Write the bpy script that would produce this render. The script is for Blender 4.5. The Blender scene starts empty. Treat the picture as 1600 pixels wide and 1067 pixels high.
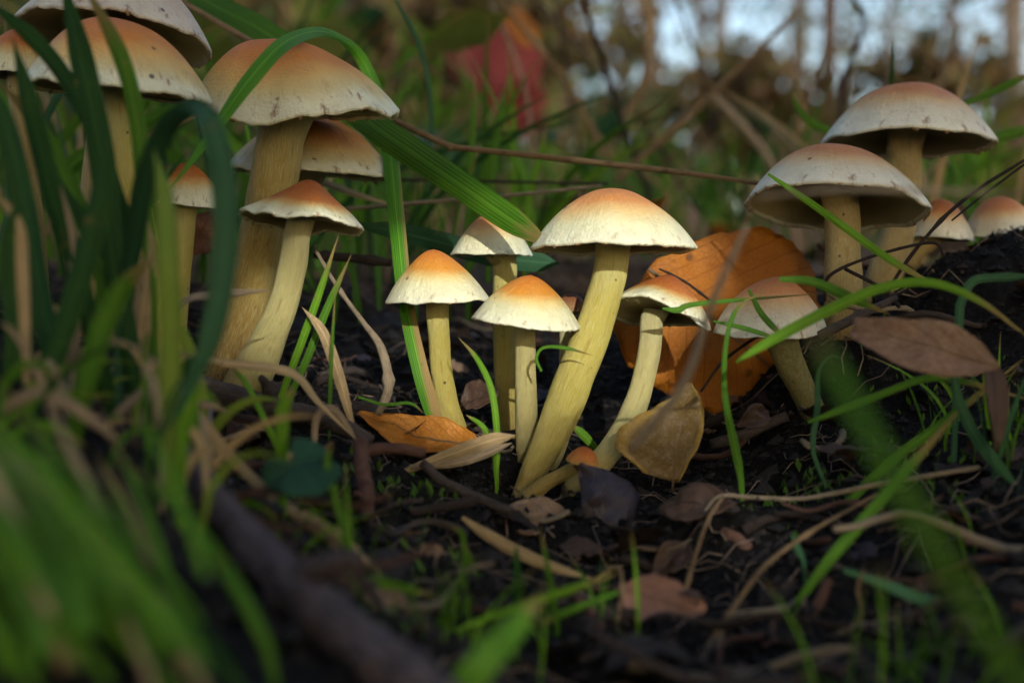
import bpy, math, random
import numpy as np
from mathutils import Vector, Matrix, noise as mn

rnd = random.Random(7)
scene = bpy.context.scene
C = scene.collection
R = math.radians

# ------------------------------------------------------------------ camera, sky, sun, exposure
CAMZ = 0.075
PITCH = R(2.1)
FOC = 0.393
FPX = 50.0 / 36.0 * 1600.0
cd = bpy.data.cameras.new('camera')
cd.lens = 50; cd.sensor_width = 36; cd.clip_start = 0.005; cd.clip_end = 2000
cd.dof.use_dof = True; cd.dof.focus_distance = FOC; cd.dof.aperture_fstop = 9.0; cd.dof.aperture_blades = 0
cam = bpy.data.objects.new('camera', cd); C.objects.link(cam)
cam.location = (0, 0, CAMZ); cam.rotation_euler = (math.pi / 2 - PITCH, 0, 0)
scene.camera = cam

SUN_EL, SUN_AZ = R(20), R(12)          # sun behind the camera, a little to the right
SDIR = Vector((math.sin(SUN_AZ) * math.cos(SUN_EL), -math.cos(SUN_AZ) * math.cos(SUN_EL), math.sin(SUN_EL)))
w = bpy.data.worlds.new('World'); scene.world = w; w.use_nodes = True
wn = w.node_tree
sky = wn.nodes.new('ShaderNodeTexSky'); sky.sky_type = 'NISHITA'; sky.sun_disc = False
sky.sun_elevation = SUN_EL; sky.sun_rotation = math.pi - SUN_AZ
sky.air_density = 1.0; sky.dust_density = 4.0; sky.ozone_density = 1.0
bg = wn.nodes['Background']; bg.inputs[1].default_value = 0.15
wn.links.new(sky.outputs[0], bg.inputs[0])
sl = bpy.data.lights.new('sun', 'SUN'); sl.energy = 2.0; sl.angle = R(0.5); sl.color = (1.0, 0.95, 0.86)
so = bpy.data.objects.new('sun', sl); C.objects.link(so)
so.rotation_euler = SDIR.to_track_quat('Z', 'Y').to_euler(); so.location = (0.5, -2, 2)

vs = scene.view_settings
vs.view_transform = 'Standard'; vs.look = 'None'; vs.exposure = 1.13; vs.gamma = 1.0; vs.use_curve_mapping = False
scene.render.engine = 'CYCLES'
scene.cycles.use_denoising = True
scene.cycles.max_bounces = 6; scene.cycles.transparent_max_bounces = 6
scene.cycles.sample_clamp_indirect = 4.0

# ------------------------------------------------------------------ helpers
def P(px, py, d):
    """photo pixel + distance along the view axis -> world point"""
    xc = (px - 800) / FPX * d; yc = (533.5 - py) / FPX * d
    return Vector((xc, d * math.cos(PITCH) + yc * math.sin(PITCH), CAMZ - d * math.sin(PITCH) + yc * math.cos(PITCH)))
def S(px, d): return px / FPX * d
def tag(o, label=None, cat=None, group=None, kind=None):
    if label: o['label'] = label
    if cat: o['category'] = cat
    if group: o['group'] = group
    if kind: o['kind'] = kind
    return o
def empty(name, loc=(0, 0, 0)):
    o = bpy.data.objects.new(name, None); C.objects.link(o); o.location = loc; o.empty_display_size = 0.01
    return o
def mesh(name, verts, faces, mat, attrs=None, smooth=True):
    me = bpy.data.meshes.new(name); me.from_pydata([tuple(v) for v in verts], [], faces)
    if smooth: me.polygons.foreach_set('use_smooth', [True] * len(me.polygons))
    for k, dat in (attrs or {}).items():
        a = me.attributes.new(k, 'FLOAT_VECTOR', 'POINT')
        a.data.foreach_set('vector', np.asarray(dat, dtype=np.float32).ravel())
    if mat: me.materials.append(mat)
    me.update(); return me
def link(name, me, parent=None, loc=None):
    o = bpy.data.objects.new(name, me); C.objects.link(o)
    if parent: o.parent = parent
    if loc is not None: o.location = loc
    return o
def fbm(v, o=3): return mn.fractal(v, 1.0, 2.0, o)
def lerp(a, b, t): return a + (b - a) * t
def interp(lst, t):
    n = len(lst) - 1; f = min(max(t, 0), 1) * n; i = min(int(f), n - 1); f -= i
    f = f * f * (3 - 2 * f) * .5 + f * .5
    return lst[i] + (lst[i + 1] - lst[i]) * f
def crom(pts, per=6):
    """Catmull-Rom through rows of numbers"""
    p = np.array(pts, dtype=float)
    p = np.vstack([2 * p[0] - p[1], p, 2 * p[-1] - p[-2]]); out = []
    for i in range(1, len(p) - 2):
        for k in range(per):
            t = k / per
            out.append(.5 * (2 * p[i] + (p[i + 1] - p[i - 1]) * t + (2 * p[i - 1] - 5 * p[i] + 4 * p[i + 1] - p[i + 2]) * t * t
                             + (3 * p[i] - p[i - 1] - 3 * p[i + 1] + p[i + 2]) * t ** 3))
    out.append(p[-2]); return np.array(out)

# ------------------------------------------------------------------ materials
class NT:
    def __init__(s, name):
        s.m = bpy.data.materials.new(name); s.m.use_nodes = True; s.t = s.m.node_tree
        s.b = s.t.nodes['Principled BSDF']; s.out = s.t.nodes['Material Output']
    def n(s, typ, **kw):
        nd = s.t.nodes.new('ShaderNode' + typ)
        for k, v in kw.items():
            if k.startswith('i_'):
                key = k[2:]; nd.inputs[int(key) if key.isdigit() else key.replace('_', ' ')].default_value = v
            else: setattr(nd, k, v)
        return nd
    def l(s, a, b): s.t.links.new(a, b)
    def attr(s, name): return s.n('Attribute', attribute_name=name).outputs['Vector']
    def noise(s, vec, scale, detail=4, rough=.6):
        nd = s.n('TexNoise'); nd.inputs['Scale'].default_value = scale; nd.inputs['Detail'].default_value = detail
        nd.inputs['Roughness'].default_value = rough
        if vec is not None: s.l(vec, nd.inputs['Vector'])
        return nd.outputs['Fac']
    def ramp(s, fac, els, interp='LINEAR'):
        r = s.n('ValToRGB'); cr = r.color_ramp; cr.interpolation = interp
        while len(cr.elements) < len(els): cr.elements.new(.5)
        for e, (p, c) in zip(cr.elements, els):
            e.position = p; e.color = (*c, 1) if not isinstance(c, float) else (c, c, c, 1)
        s.l(fac, r.inputs[0]); return r.outputs[0]
    def mix(s, fac, a, b, mode='MIX'):
        m = s.n('Mix', data_type='RGBA', blend_type=mode)
        for sock, v in ((m.inputs[0], fac), (m.inputs[6], a), (m.inputs[7], b)):
            if isinstance(v, (int, float)): sock.default_value = v
            elif isinstance(v, tuple): sock.default_value = (*v, 1)
            else: s.l(v, sock)
        return m.outputs[2]
    def math(s, op, a, b=None, c=None):
        m = s.n('Math', operation=op)
        for i, v in enumerate((a, b, c)):
            if v is None: continue
            if isinstance(v, (int, float)): m.inputs[i].default_value = v
            else: s.l(v, m.inputs[i])
        return m.outputs[0]
    def sep(s, v):
        x = s.n('SeparateXYZ'); s.l(v, x.inputs[0]); return x.outputs
    def vmul(s, v, k):
        m = s.n('VectorMath', operation='MULTIPLY'); s.l(v, m.inputs[0]); m.inputs[1].default_value = k; return m.outputs[0]
    def obj(s): return s.n('TexCoord').outputs['Object']
    def bump(s, h, strength=.4, dist=.0005):
        b = s.n('Bump'); b.inputs['Strength'].default_value = strength; b.inputs['Distance'].default_value = dist
        s.l(h, b.inputs['Height']); s.l(b.outputs[0], s.b.inputs['Normal']); return b.outputs[0]
    def fin(s, col, rough=.6, spec=.3, sss=0, sssr=(.003, .002, .001), transl=0, tcol=None):
        if isinstance(col, tuple): s.b.inputs['Base Color'].default_value = (*col, 1)
        else: s.l(col, s.b.inputs['Base Color'])
        if isinstance(rough, (int, float)): s.b.inputs['Roughness'].default_value = rough
        else: s.l(rough, s.b.inputs['Roughness'])
        s.b.inputs['Specular IOR Level'].default_value = spec
        if sss:
            s.b.inputs['Subsurface Weight'].default_value = sss; s.b.inputs['Subsurface Radius'].default_value = sssr
            s.b.inputs['Subsurface Scale'].default_value = 1.0
        if transl:
            t = s.n('BsdfTranslucent'); mx = s.n('MixShader'); mx.inputs[0].default_value = transl
            if isinstance(col, tuple): t.inputs[0].default_value = (*col, 1)
            else: s.l(col, t.inputs[0])
            s.l(s.b.outputs[0], mx.inputs[1]); s.l(t.outputs[0], mx.inputs[2]); s.l(mx.outputs[0], s.out.inputs[0])
        return s.m

def cap_mat(name, els, rim=.5, bloom=.25, seed=0.0, pw=1.6):
    N = NT(name); rad = N.attr('rad'); x, y, t = N.sep(rad); ob = N.obj()
    streak = N.noise(N.vmul(rad, (9, 9, 1.6)), 2.2, 5, .65)
    fine = N.noise(N.vmul(rad, (60, 60, 3.0)), 1.0, 3, .6)
    low = N.noise(ob, 55 + seed, 3, .55)
    tt = N.math('ADD', N.math('POWER', t, pw), N.math('MULTIPLY', N.math('SUBTRACT', low, .5), .34))
    tt = N.math('ADD', tt, N.math('MULTIPLY', N.math('SUBTRACT', streak, .5), .09))
    col = N.ramp(tt, els)
    col = N.mix(N.math('MULTIPLY', N.ramp(fine, [(.52, 0.0), (.80, 1.0)]), bloom), col, (.80, .78, .62))
    mot = N.noise(ob, 150, 6, .7)
    col = N.mix(N.math('MULTIPLY', N.ramp(mot, [(.45, 0.0), (.75, 1.0)]), .28), col, (.30, .19, .09))
    # brown stains and ragged dark traces of veil along the rim
    st = N.noise(N.vmul(rad, (7, 7, 9)), 1.0, 5, .7)
    rimmask = N.ramp(t, [(.80, 0.0), (.95, 1.0)])
    stm = N.math('MULTIPLY', N.math('MULTIPLY', N.ramp(st, [(.55, 0.0), (.68, 1.0)]), rimmask), rim)
    col = N.mix(stm, col, (.20, .09, .03))
    # specks of soil
    vo = N.n('TexVoronoi'); N.l(ob, vo.inputs['Vector']); vo.inputs['Scale'].default_value = 135
    sp = N.ramp(vo.outputs['Distance'], [(.075, 1.0), (.12, 0.0)])
    spk = N.math('MULTIPLY', sp, N.ramp(N.noise(ob, 90, 2), [(.50, 0.0), (.56, 1.0)]))
    col = N.mix(N.math('MULTIPLY', spk, .85), col, (.035, .02, .012))
    h = N.math('ADD', N.math('MULTIPLY', streak, .5), N.math('ADD', N.math('MULTIPLY', fine, .35), N.noise(ob, 900, 3)))
    N.bump(h, .8, .00078)
    return N.fin(col, .55, .28, .12, (.004, .0025, .0012))
CREAM = (.62, .61, .37); CREAM2 = (.66, .67, .49)
CAPS = {
 'main': cap_mat('cap_apricot_cream', [(0, (.50, .17, .04)), (.34, (.55, .23, .06)), (.54, (.62, .44, .18)), (.74, CREAM), (1, CREAM2)]),
 'orange': cap_mat('cap_orange_cream', [(0, (.58, .17, .012)), (.36, (.60, .25, .02)), (.52, (.63, .48, .18)), (.70, CREAM), (1, CREAM2)], .6),
 'rust': cap_mat('cap_rust_brown', [(0, (.36, .085, .012)), (.46, (.42, .13, .018)), (.62, (.54, .34, .11)), (.78, (.60, .57, .34)), (1, (.66, .67, .50))], .8, .12),
 'tan': cap_mat('cap_tan_orange', [(0, (.47, .12, .014)), (.36, (.54, .20, .03)), (.58, (.60, .37, .11)), (.78, (.58, .50, .24)), (.92, (.66, .66, .48))], .9, .1, pw=2.1),
 'pale': cap_mat('cap_pale_buff', [(0, (.40, .12, .03)), (.26, (.45, .18, .055)), (.46, (.54, .36, .17)), (.68, (.58, .54, .40)), (1, (.66, .66, .55))], .9, .22, pw=2.4),
 'lilac': cap_mat('cap_grey_buff', [(0, (.42, .24, .14)), (.5, (.46, .34, .25)), (1, (.52, .48, .40))], .8, .2),
 'dark': cap_mat('cap_dark_brown', [(0, (.17, .055, .025)), (.6, (.22, .08, .03)), (1, (.33, .20, .09))], .5, .05),
 'baby': cap_mat('cap_deep_orange', [(0, (.36, .085, .012)), (.5, (.42, .12, .015)), (.9, (.46, .18, .03)), (1, (.45, .25, .06))], .4, .05)}
def stem_mat(name, base, mid, top, patch=.5):
    N = NT(name); rad = N.attr('rad'); x, y, v = N.sep(rad); ob = N.obj()
    fib = N.noise(N.vmul(rad, (14, 14, 5)), 1.3, 5, .7)
    fine = N.noise(N.vmul(rad, (40, 40, 26)), 1.2, 4, .7)
    low = N.noise(ob, 90, 3)
    vv = N.math('ADD', v, N.math('MULTIPLY', N.math('SUBTRACT', low, .5), .5))
    col = N.ramp(vv, [(0, base), (.38, mid), (.70, mid), (1, top)])
    col = N.mix(N.math('MULTIPLY', N.ramp(fine, [(.48, 0.0), (.66, 1.0)]), .6), col, (.72, .69, .42))
    col = N.mix(N.math('MULTIPLY', N.ramp(fib, [(.50, 0.0), (.72, 1.0)]), .4), col, (.30, .21, .05))
    pt = N.noise(N.vmul(rad, (2.2, 2.2, 4)), 1.6, 5, .65)
    col = N.mix(N.math('MULTIPLY', N.ramp(pt, [(.58, 0.0), (.72, 1.0)]), patch), col, (.24, .12, .02))
    vo = N.n('TexVoronoi'); N.l(ob, vo.inputs['Vector']); vo.inputs['Scale'].default_value = 260
    spk = N.math('MULTIPLY', N.ramp(vo.outputs['Distance'], [(.08, 1.0), (.13, 0.0)]), N.ramp(N.noise(ob, 110, 2), [(.50, 0.0), (.56, 1.0)]))
    col = N.mix(N.math('MULTIPLY', spk, .8), col, (.04, .025, .012))
    N.bump(N.math('ADD', N.math('MULTIPLY', fib, .8), N.math('MULTIPLY', fine, .7)), .9, .0010)
    return N.fin(col, .6, .25, .10, (.004, .0025, .0008))
STEMS = {
 'yellow': stem_mat('stem_sulphur_yellow', (.27, .17, .03), (.53, .46, .09), (.60, .57, .22), .5),
 'pale': stem_mat('stem_pale_cream', (.34, .26, .07), (.53, .48, .19), (.58, .55, .30), .45),
 'ochre': stem_mat('stem_ochre', (.24, .12, .025), (.42, .30, .07), (.50, .44, .17), .7),
 'buff': stem_mat('stem_buff', (.24, .15, .05), (.42, .32, .13), (.48, .38, .17), .5),
 'olive': stem_mat('stem_olive', (.10, .08, .02), (.20, .18, .05), (.34, .31, .12), .5)}
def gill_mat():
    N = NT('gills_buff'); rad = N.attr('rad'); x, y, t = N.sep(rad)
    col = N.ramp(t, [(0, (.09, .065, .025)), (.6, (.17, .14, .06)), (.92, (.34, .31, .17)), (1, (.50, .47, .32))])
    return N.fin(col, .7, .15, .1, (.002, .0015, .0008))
GILL = gill_mat()
def veil_mat():
    N = NT('veil_brown'); return N.fin(N.ramp(N.noise(N.obj(), 700), [(.3, (.10, .045, .02)), (.7, (.42, .30, .16))]), .8, .1)
VEIL = veil_mat()

def grass_mat(name, a, b, tip=None, transl=.32, dead_base=None):
    N = NT(name); uv = N.attr('luv'); u, v, r = N.sep(uv); ob = N.obj()
    n1 = N.noise(N.vmul(uv, (1.2, 6, 5)), 1.5, 4)
    col = N.mix(N.ramp(n1, [(.3, 0.0), (.7, 1.0)]), a, b)
    vein = N.math('SINE', N.math('MULTIPLY', u, 26.0))
    col = N.mix(N.math('MULTIPLY', N.ramp(vein, [(.55, 0.0), (1, 1.0)]), .35), col, tuple(min(1, c * 1.9 + .01) for c in b))
    mid = N.ramp(N.math('ABSOLUTE', u), [(.04, 1.0), (.12, 0.0)])
    col = N.mix(N.math('MULTIPLY', mid, .4), col, tuple(min(1, c * 2.2 + .015) for c in b))
    if tip: col = N.mix(N.ramp(N.math('ADD', v, N.math('MULTIPLY', n1, .25)), [(.9, 0.0), (1.1, 1.0)]), col, tip)
    if dead_base: col = N.mix(N.ramp(N.math('ADD', v, N.math('MULTIPLY', u, .22)), [(.06, 1.0), (.20, 0.0)]), col, dead_base)
    spot = N.ramp(N.noise(ob, 260, 3), [(.66, 0.0), (.72, 1.0)])
    col = N.mix(N.math('MULTIPLY', spot, .6), col, (.16, .13, .03))
    N.bump(N.math('ADD', vein, N.noise(ob, 800)), .25, .0002)
    return N.fin(col, .55, .2, transl=transl)
GR = {
 'mid': grass_mat('grass_green', (.035, .12, .005), (.07, .18, .008), (.2, .16, .05)),
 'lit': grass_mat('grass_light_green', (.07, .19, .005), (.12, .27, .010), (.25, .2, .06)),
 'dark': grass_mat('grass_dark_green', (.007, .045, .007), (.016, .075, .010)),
 'blue': grass_mat('grass_blue_green', (.020, .085, .035), (.04, .12, .055)),
 'yel': grass_mat('grass_yellow_green', (.11, .19, .015), (.17, .24, .03)),
 'two': grass_mat('grass_withered_base', (.045, .17, .008), (.08, .23, .014), None, .3, (.30, .21, .08)),
 'dry': grass_mat('grass_dry_tan', (.22, .155, .075), (.36, .27, .14), None, .15),
 'dryg': grass_mat('grass_dry_grey', (.14, .105, .065), (.26, .205, .14), None, .15)}

def leaf_mat(name, a, b, vein, spots=.5, spotcol=(.05, .025, .015), edge=None, transl=.2, veins=7.0, rough=.55, dust=0.0):
    N = NT(name); uv = N.attr('luv'); u, v, r = N.sep(uv); ob = N.obj()
    n1 = N.noise(ob, 70, 5, .65)
    col = N.mix(N.ramp(n1, [(.32, 0.0), (.68, 1.0)]), a, b)
    au = N.math('ABSOLUTE', u)
    lat = N.math('SINE', N.math('MULTIPLY', N.math('SUBTRACT', v, N.math('MULTIPLY', au, .30)), veins * 6.283))
    lat = N.ramp(lat, [(.90, 0.0), (1, 1.0)])
    net = N.n('TexVoronoi', feature='DISTANCE_TO_EDGE'); N.l(ob, net.inputs['Vector']); net.inputs['Scale'].default_value = 650
    netm = N.ramp(net.outputs['Distance'], [(.02, 1.0), (.10, 0.0)])
    vm = N.math('MAXIMUM', N.math('MULTIPLY', lat, .55), N.math('MULTIPLY', netm, .35))
    vm = N.math('MAXIMUM', vm, N.math('MULTIPLY', N.ramp(au, [(.015, 1.0), (.05, 0.0)]), .8))
    col = N.mix(vm, col, vein)
    if edge: col = N.mix(N.math('MULTIPLY', N.ramp(N.math('ADD', au, N.math('MULTIPLY', n1, .3)), [(.9, 0.0), (1.15, 1.0)]), .8), col, edge)
    sp = N.n('TexVoronoi'); N.l(ob, sp.inputs['Vector']); sp.inputs['Scale'].default_value = 130
    sm = N.math('MULTIPLY', N.ramp(sp.outputs['Distance'], [(.16, 1.0), (.26, 0.0)]), N.ramp(N.noise(ob, 60, 2), [(.52, 0.0), (.6, 1.0)]))
    col = N.mix(N.math('MULTIPLY', sm, spots), col, spotcol)
    if dust: col = N.mix(N.math('MULTIPLY', N.ramp(N.noise(ob, 420, 4, .8), [(.45, 0.0), (.7, 1.0)]), dust), col, (.55, .48, .40))
    N.bump(N.math('ADD', N.math('MULTIPLY', vm, -1.2), N.noise(ob, 500, 4)), .5, .0004)
    return N.fin(col, rough, .3, transl=transl)
LF = {
 'orange': leaf_mat('leaf_orange', (.31, .10, .006), (.39, .145, .011), (.20, .06, .008), .8, (.06, .022, .008), veins=9),
 'amber': leaf_mat('leaf_amber', (.36, .13, .012), (.44, .19, .025), (.20, .07, .01), .6),
 'olive': leaf_mat('leaf_olive_gold', (.10, .060, .009), (.155, .097, .015), (.09, .05, .012), .3, edge=(.30, .19, .025), veins=8, dust=.2),
 'brown': leaf_mat('leaf_brown', (.16, .085, .05), (.26, .16, .095), (.09, .045, .03), .6, veins=6, dust=.15),
 'tan': leaf_mat('leaf_tan', (.20, .12, .065), (.30, .19, .10), (.13, .07, .04), .3, veins=6, dust=.2),
 'pink': leaf_mat('leaf_pinkish_brown', (.23, .115, .075), (.31, .165, .11), (.15, .07, .05), .9, (.02, .012, .01), veins=6),
 'black': leaf_mat('leaf_purple_black', (.012, .009, .013), (.028, .022, .032), (.045, .036, .048), .2, (.12, .09, .08), transl=.02, veins=6, rough=.42),
 'dark': leaf_mat('leaf_dark_brown', (.010, .0065, .005), (.028, .017, .012), (.014, .009, .007), .3, transl=.03),
 'rot': leaf_mat('leaf_rotting_brown', (.035, .019, .012), (.08, .045, .028), (.03, .016, .01), .3, transl=.05),
 'red': leaf_mat('leaf_red', (.19, .022, .022), (.29, .05, .04), (.10, .02, .015), .3, transl=.3),
 'green': leaf_mat('leaf_green', (.035, .10, .015), (.07, .16, .02), (.10, .19, .05), .2, transl=.35),
 'olivegreen': leaf_mat('leaf_yellow_green', (.11, .14, .015), (.17, .18, .02), (.16, .19, .05), .4, transl=.35),
 'clover': leaf_mat('leaf_deep_green', (.008, .045, .018), (.015, .07, .028), (.03, .10, .04), .1, transl=.2)}

def bark_mat(name, a, b, sc=200):
    N = NT(name); ob = N.obj(); rad = N.attr('rad')
    f = N.noise(N.vmul(rad, (6, 6, 9)), 1.2, 6, .75); g = N.noise(ob, sc, 5, .7)
    col = N.mix(N.ramp(f, [(.35, 0.0), (.65, 1.0)]), a, b)
    col = N.mix(N.math('MULTIPLY', N.ramp(g, [(.5, 0.0), (.7, 1.0)]), .6), col, tuple(c * .35 for c in a))
    N.bump(N.math('ADD', f, g), .8, .02 if sc < 50 else .001)
    return N.fin(col, .8, .2)
BK = {
 'dark': bark_mat('bark_dark', (.035, .026, .022), (.10, .08, .07)),
 'red': bark_mat('bark_reddish', (.07, .035, .024), (.14, .075, .055)),
 'lilac': bark_mat('bark_lilac_grey', (.09, .08, .095), (.22, .20, .23)),
 'log': bark_mat('bark_log', (.014, .011, .012), (.15, .12, .125)),
 'stalk': bark_mat('stalk_straw', (.15, .095, .045), (.26, .18, .095)),
 'stalkp': bark_mat('stalk_pale', (.20, .155, .10), (.34, .275, .19)),
 'stalkd': bark_mat('stalk_blackish', (.020, .014, .012), (.05, .035, .03)),
 'tree': bark_mat('bark_tree', (.07, .06, .05), (.15, .125, .105), 12),
 'treeb': bark_mat('bark_tree_brown', (.085, .058, .042), (.16, .11, .085), 12)}

def soil_mat():
    N = NT('soil_black'); ob = N.obj(); x, y, z = N.sep(ob)
    g = N.noise(ob, 420, 6, .75); m = N.noise(ob, 60, 5, .65); big = N.noise(ob, 6, 4)
    col = N.ramp(g, [(.3, (.0012, .001, .001)), (.55, (.0035, .003, .0027)), (.78, (.018, .014, .012))])
    col = N.mix(N.math('MULTIPLY', N.ramp(m, [(.58, 0.0), (.75, 1.0)]), .45), col, (.018, .011, .007))
    # forest floor beyond the bare patch: leaf litter browns and moss
    lit = N.ramp(N.noise(ob, 22, 5, .7), [(.3, (.03, .018, .01)), (.48, (.10, .06, .032)), (.6, (.16, .095, .05)), (.72, (.05, .075, .018))])
    far = N.math('ADD', y, N.math('MULTIPLY', big, .3))
    col = N.mix(N.ramp(far, [(.62, 0.0), (.85, 1.0)]), col, lit)
    h = N.math('ADD', g, N.math('MULTIPLY', m, 1.5)); N.bump(h, .9, .0016)
    return N.fin(col, N.ramp(g, [(.4, .85), (.7, .5)]), .15)
SOIL = soil_mat()
def flat_mat(name, a, b, sc=300, rough=.7, transl=0):
    N = NT(name); return N.fin(N.mix(N.ramp(N.noise(N.obj(), sc), [(.35, 0.0), (.65, 1.0)]), a, b), rough, .3, transl=transl)
CRUMB = flat_mat('soil_crumbs', (.0015, .0012, .001), (.014, .011, .009), 120, .8)
MOSS = flat_mat('moss_green', (.03, .085, .008), (.08, .16, .015), 300, .6, .3)
FIBRE = flat_mat('fibre_pale', (.04, .028, .02), (.22, .165, .125), 90)
def canopy_mat(name, cols):
    N = NT(name); r = N.sep(N.attr('luv'))[2]
    return N.fin(N.ramp(r, [(i / (len(cols) - 1), c) for i, c in enumerate(cols)]), .5, .35, transl=.35)
CAN = {
 'green': canopy_mat('foliage_green', [(.02, .055, .012), (.05, .11, .02), (.09, .13, .025), (.04, .09, .03)]),
 'autumn': canopy_mat('foliage_autumn', [(.10, .055, .025), (.16, .10, .04), (.10, .12, .03), (.18, .12, .07)]),
 'mixed': canopy_mat('foliage_mixed', [(.03, .07, .03), (.10, .11, .04), (.14, .10, .06), (.06, .10, .03)])}

# ------------------------------------------------------------------ the ground
CTRL = [  # (photo x, photo y, distance) of places where things meet the ground
 (817,775,.375),(720,694,.398),(795,682,.422),(822,708,.388),(905,756,.375),(845,750,.39),(1030,960,.300),(800,1075,.245),(1400,1000,.28),(1200,1075,.25),
 (1450,570,.41),(1520,395,.44),(1590,348,.45),(1320,492,.42),(1265,636,.405),(1300,750,.355),(1140,648,.432),(1000,560,.47),(1500,700,.36),(1590,900,.28),
 (750,520,.55),(560,460,.55),(375,612,.385),(245,580,.375),(335,590,.40),(100,600,.29),(100,900,.20),(320,740,.33),(560,690,.362),(450,850,.275),
 (600,1000,.24),(0,520,.30),(1060,770,.37),(1420,450,.47),(1600,440,.55),(900,430,.62),(1200,430,.62),(300,470,.55),(50,450,.5),(200,1075,.17),(1100,850,.335),(700,830,.33),(400,1075,.19)]
CP = [P(*c) for c in CTRL]
def base_z(y):
    y = np.asarray(y, dtype=float)
    t = np.clip((y - .22) / .40, 0, 1); s = t * t * (3 - 2 * t)
    z = CAMZ - .072 + s * .068
    z = z + np.clip(y - .62, 0, 6) * .060 + np.clip(y - 6.6, 0, 60) * .012
    return z
_k = [(p.x, p.y, p.z) for p in CP]
for a in np.linspace(-.9, .9, 13):
    _k.append((a, 1.0, float(base_z(1.0)))); _k.append((a, -.1, float(base_z(-.1))))
for yy in np.linspace(.1, .9, 6):
    _k.append((-.8, yy, float(base_z(yy)) + .02)); _k.append((.8, yy, float(base_z(yy)) + .02))
_k = np.array(_k); _n = len(_k)
def _phi(r2): return np.where(r2 > 1e-14, .5 * r2 * np.log(np.maximum(r2, 1e-14)), 0)
_A = _phi(((_k[:, None, :2] - _k[None, :, :2]) ** 2).sum(-1)) + np.eye(_n) * 2e-4
_Q = np.hstack([np.ones((_n, 1)), _k[:, :2]])
_W = np.linalg.solve(np.vstack([np.hstack([_A, _Q]), np.hstack([_Q.T, np.zeros((3, 3))])]), np.concatenate([_k[:, 2] - base_z(_k[:, 1]), np.zeros(3)]))
def gz_arr(x, y):
    x = np.asarray(x, float); y = np.asarray(y, float)
    r = np.zeros_like(x)
    for i in range(0, len(x), 4000):
        xs, ys = x[i:i + 4000], y[i:i + 4000]
        d2 = (xs[:, None] - _k[None, :, 0]) ** 2 + (ys[:, None] - _k[None, :, 1]) ** 2
        r[i:i + 4000] = _phi(d2) @ _W[:_n] + _W[_n] + _W[_n + 1] * xs + _W[_n + 2] * ys
    fade = np.clip((.80 - np.abs(x)) / .2, 0, 1) * np.clip((1.0 - y) / .2, 0, 1) * np.clip((y + .1) / .15, 0, 1)
    return base_z(y) + r * fade
def gz(x, y): return float(gz_arr([x], [y])[0])
def rough_z(x, y):
    near = max(0.0, 1 - max(0, y - .5) / 1.5)
    a = mn.fractal(Vector((x * 45, y * 45, 1.3)), .9, 2.1, 6) * .0045
    b = abs(mn.noise(Vector((x * 120, y * 120, 4.1)))) * .0048
    c = mn.noise(Vector((x * 9, y * 9, 8.0))) * .004
    far = mn.fractal(Vector((x * 2.2, y * 2.2, 3.0)), 1, 2, 3) * .03 * min(1, max(0, (y - 1) / 2))
    return (a + b - .002) * (.4 + .6 * near) + c * min(1, max(0, (y - .5) * 4)) + far
def grow(a, b, n, far, ratio=1.33):
    mid = list(np.linspace(a, b, n)); st = (b - a) / n; up = []; x = b
    while x < far: st *= ratio; x += st; up.append(x)
    st = (b - a) / n; dn = []; x = a
    while x > -far: st *= ratio; x -= st; dn.append(x)
    return dn[::-1] + mid + up
gx = grow(-.26, .26, 300, 400); gy = grow(.14, .64, 290, 400)
GX, GY = np.meshgrid(gx, gy); fx, fy = GX.ravel(), GY.ravel(); fz = gz_arr(fx, fy)
gv = [(x, y, z + (rough_z(x, y) if abs(x) < 30 and abs(y) < 30 else 0)) for x, y, z in zip(fx, fy, fz)]
nx, ny = len(gx), len(gy)
gf = [(j * nx + i, j * nx + i + 1, (j + 1) * nx + i + 1, (j + 1) * nx + i) for j in range(ny - 1) for i in range(nx - 1)]
tag(link('ground', mesh('ground', gv, gf, SOIL)), kind='structure')
def onto(x, y, dz=0): return Vector((x, y, gz(x, y) + rough_z(x, y) + dz))

# ------------------------------------------------------------------ tubes, blades, leaves
def tube_geo(pts, rad, sides=10, rough=0.0, seed=0.0, cap=True, rfreq=3.0):
    pts = [Vector(p) for p in pts]; n = len(pts); vs_, fs, at = [], [], []
    ref = Vector((0.31, -.9, .2)); L = sum((pts[i + 1] - pts[i]).length for i in range(n - 1)) or 1; s = 0
    for i, p in enumerate(pts):
        if i: s += (p - pts[i - 1]).length
        t = (pts[min(i + 1, n - 1)] - pts[max(i - 1, 0)]).normalized()
        a = ref - t * ref.dot(t); a.normalize(); b = t.cross(a); ref = a
        for k in range(sides):
            th = 2 * math.pi * k / sides; c, sn = math.cos(th), math.sin(th)
            r = rad[i] * (1 + (rough * mn.fractal(Vector((c * 1.2 + seed, sn * 1.2, s / L * rfreq * 3)), 1, 2, 3) if rough else 0))
            vs_.append(p + (a * c + b * sn) * r); at.append((c, sn, s / L))
    for i in range(n - 1):
        for k in range(sides):
            k2 = (k + 1) % sides
            fs.append((i * sides + k, i * sides + k2, (i + 1) * sides + k2, (i + 1) * sides + k))
    if cap:
        fs.append(tuple(range(sides))[::-1]); fs.append(tuple(range((n - 1) * sides, n * sides)))
    return vs_, fs, at
def px_path(pts, per=6, tip=False):
    c = crom(pts, per)
    if tip:
        n = len(c)
        for i in range(n): c[i][3] *= min(1.0, (n - 1 - i) / (n - 1) / .22 + .02) ** .7
    return [P(a, b, d) for a, b, d, h in c], [max(1e-5, S(h, d)) for a, b, d, h in c]
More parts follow.
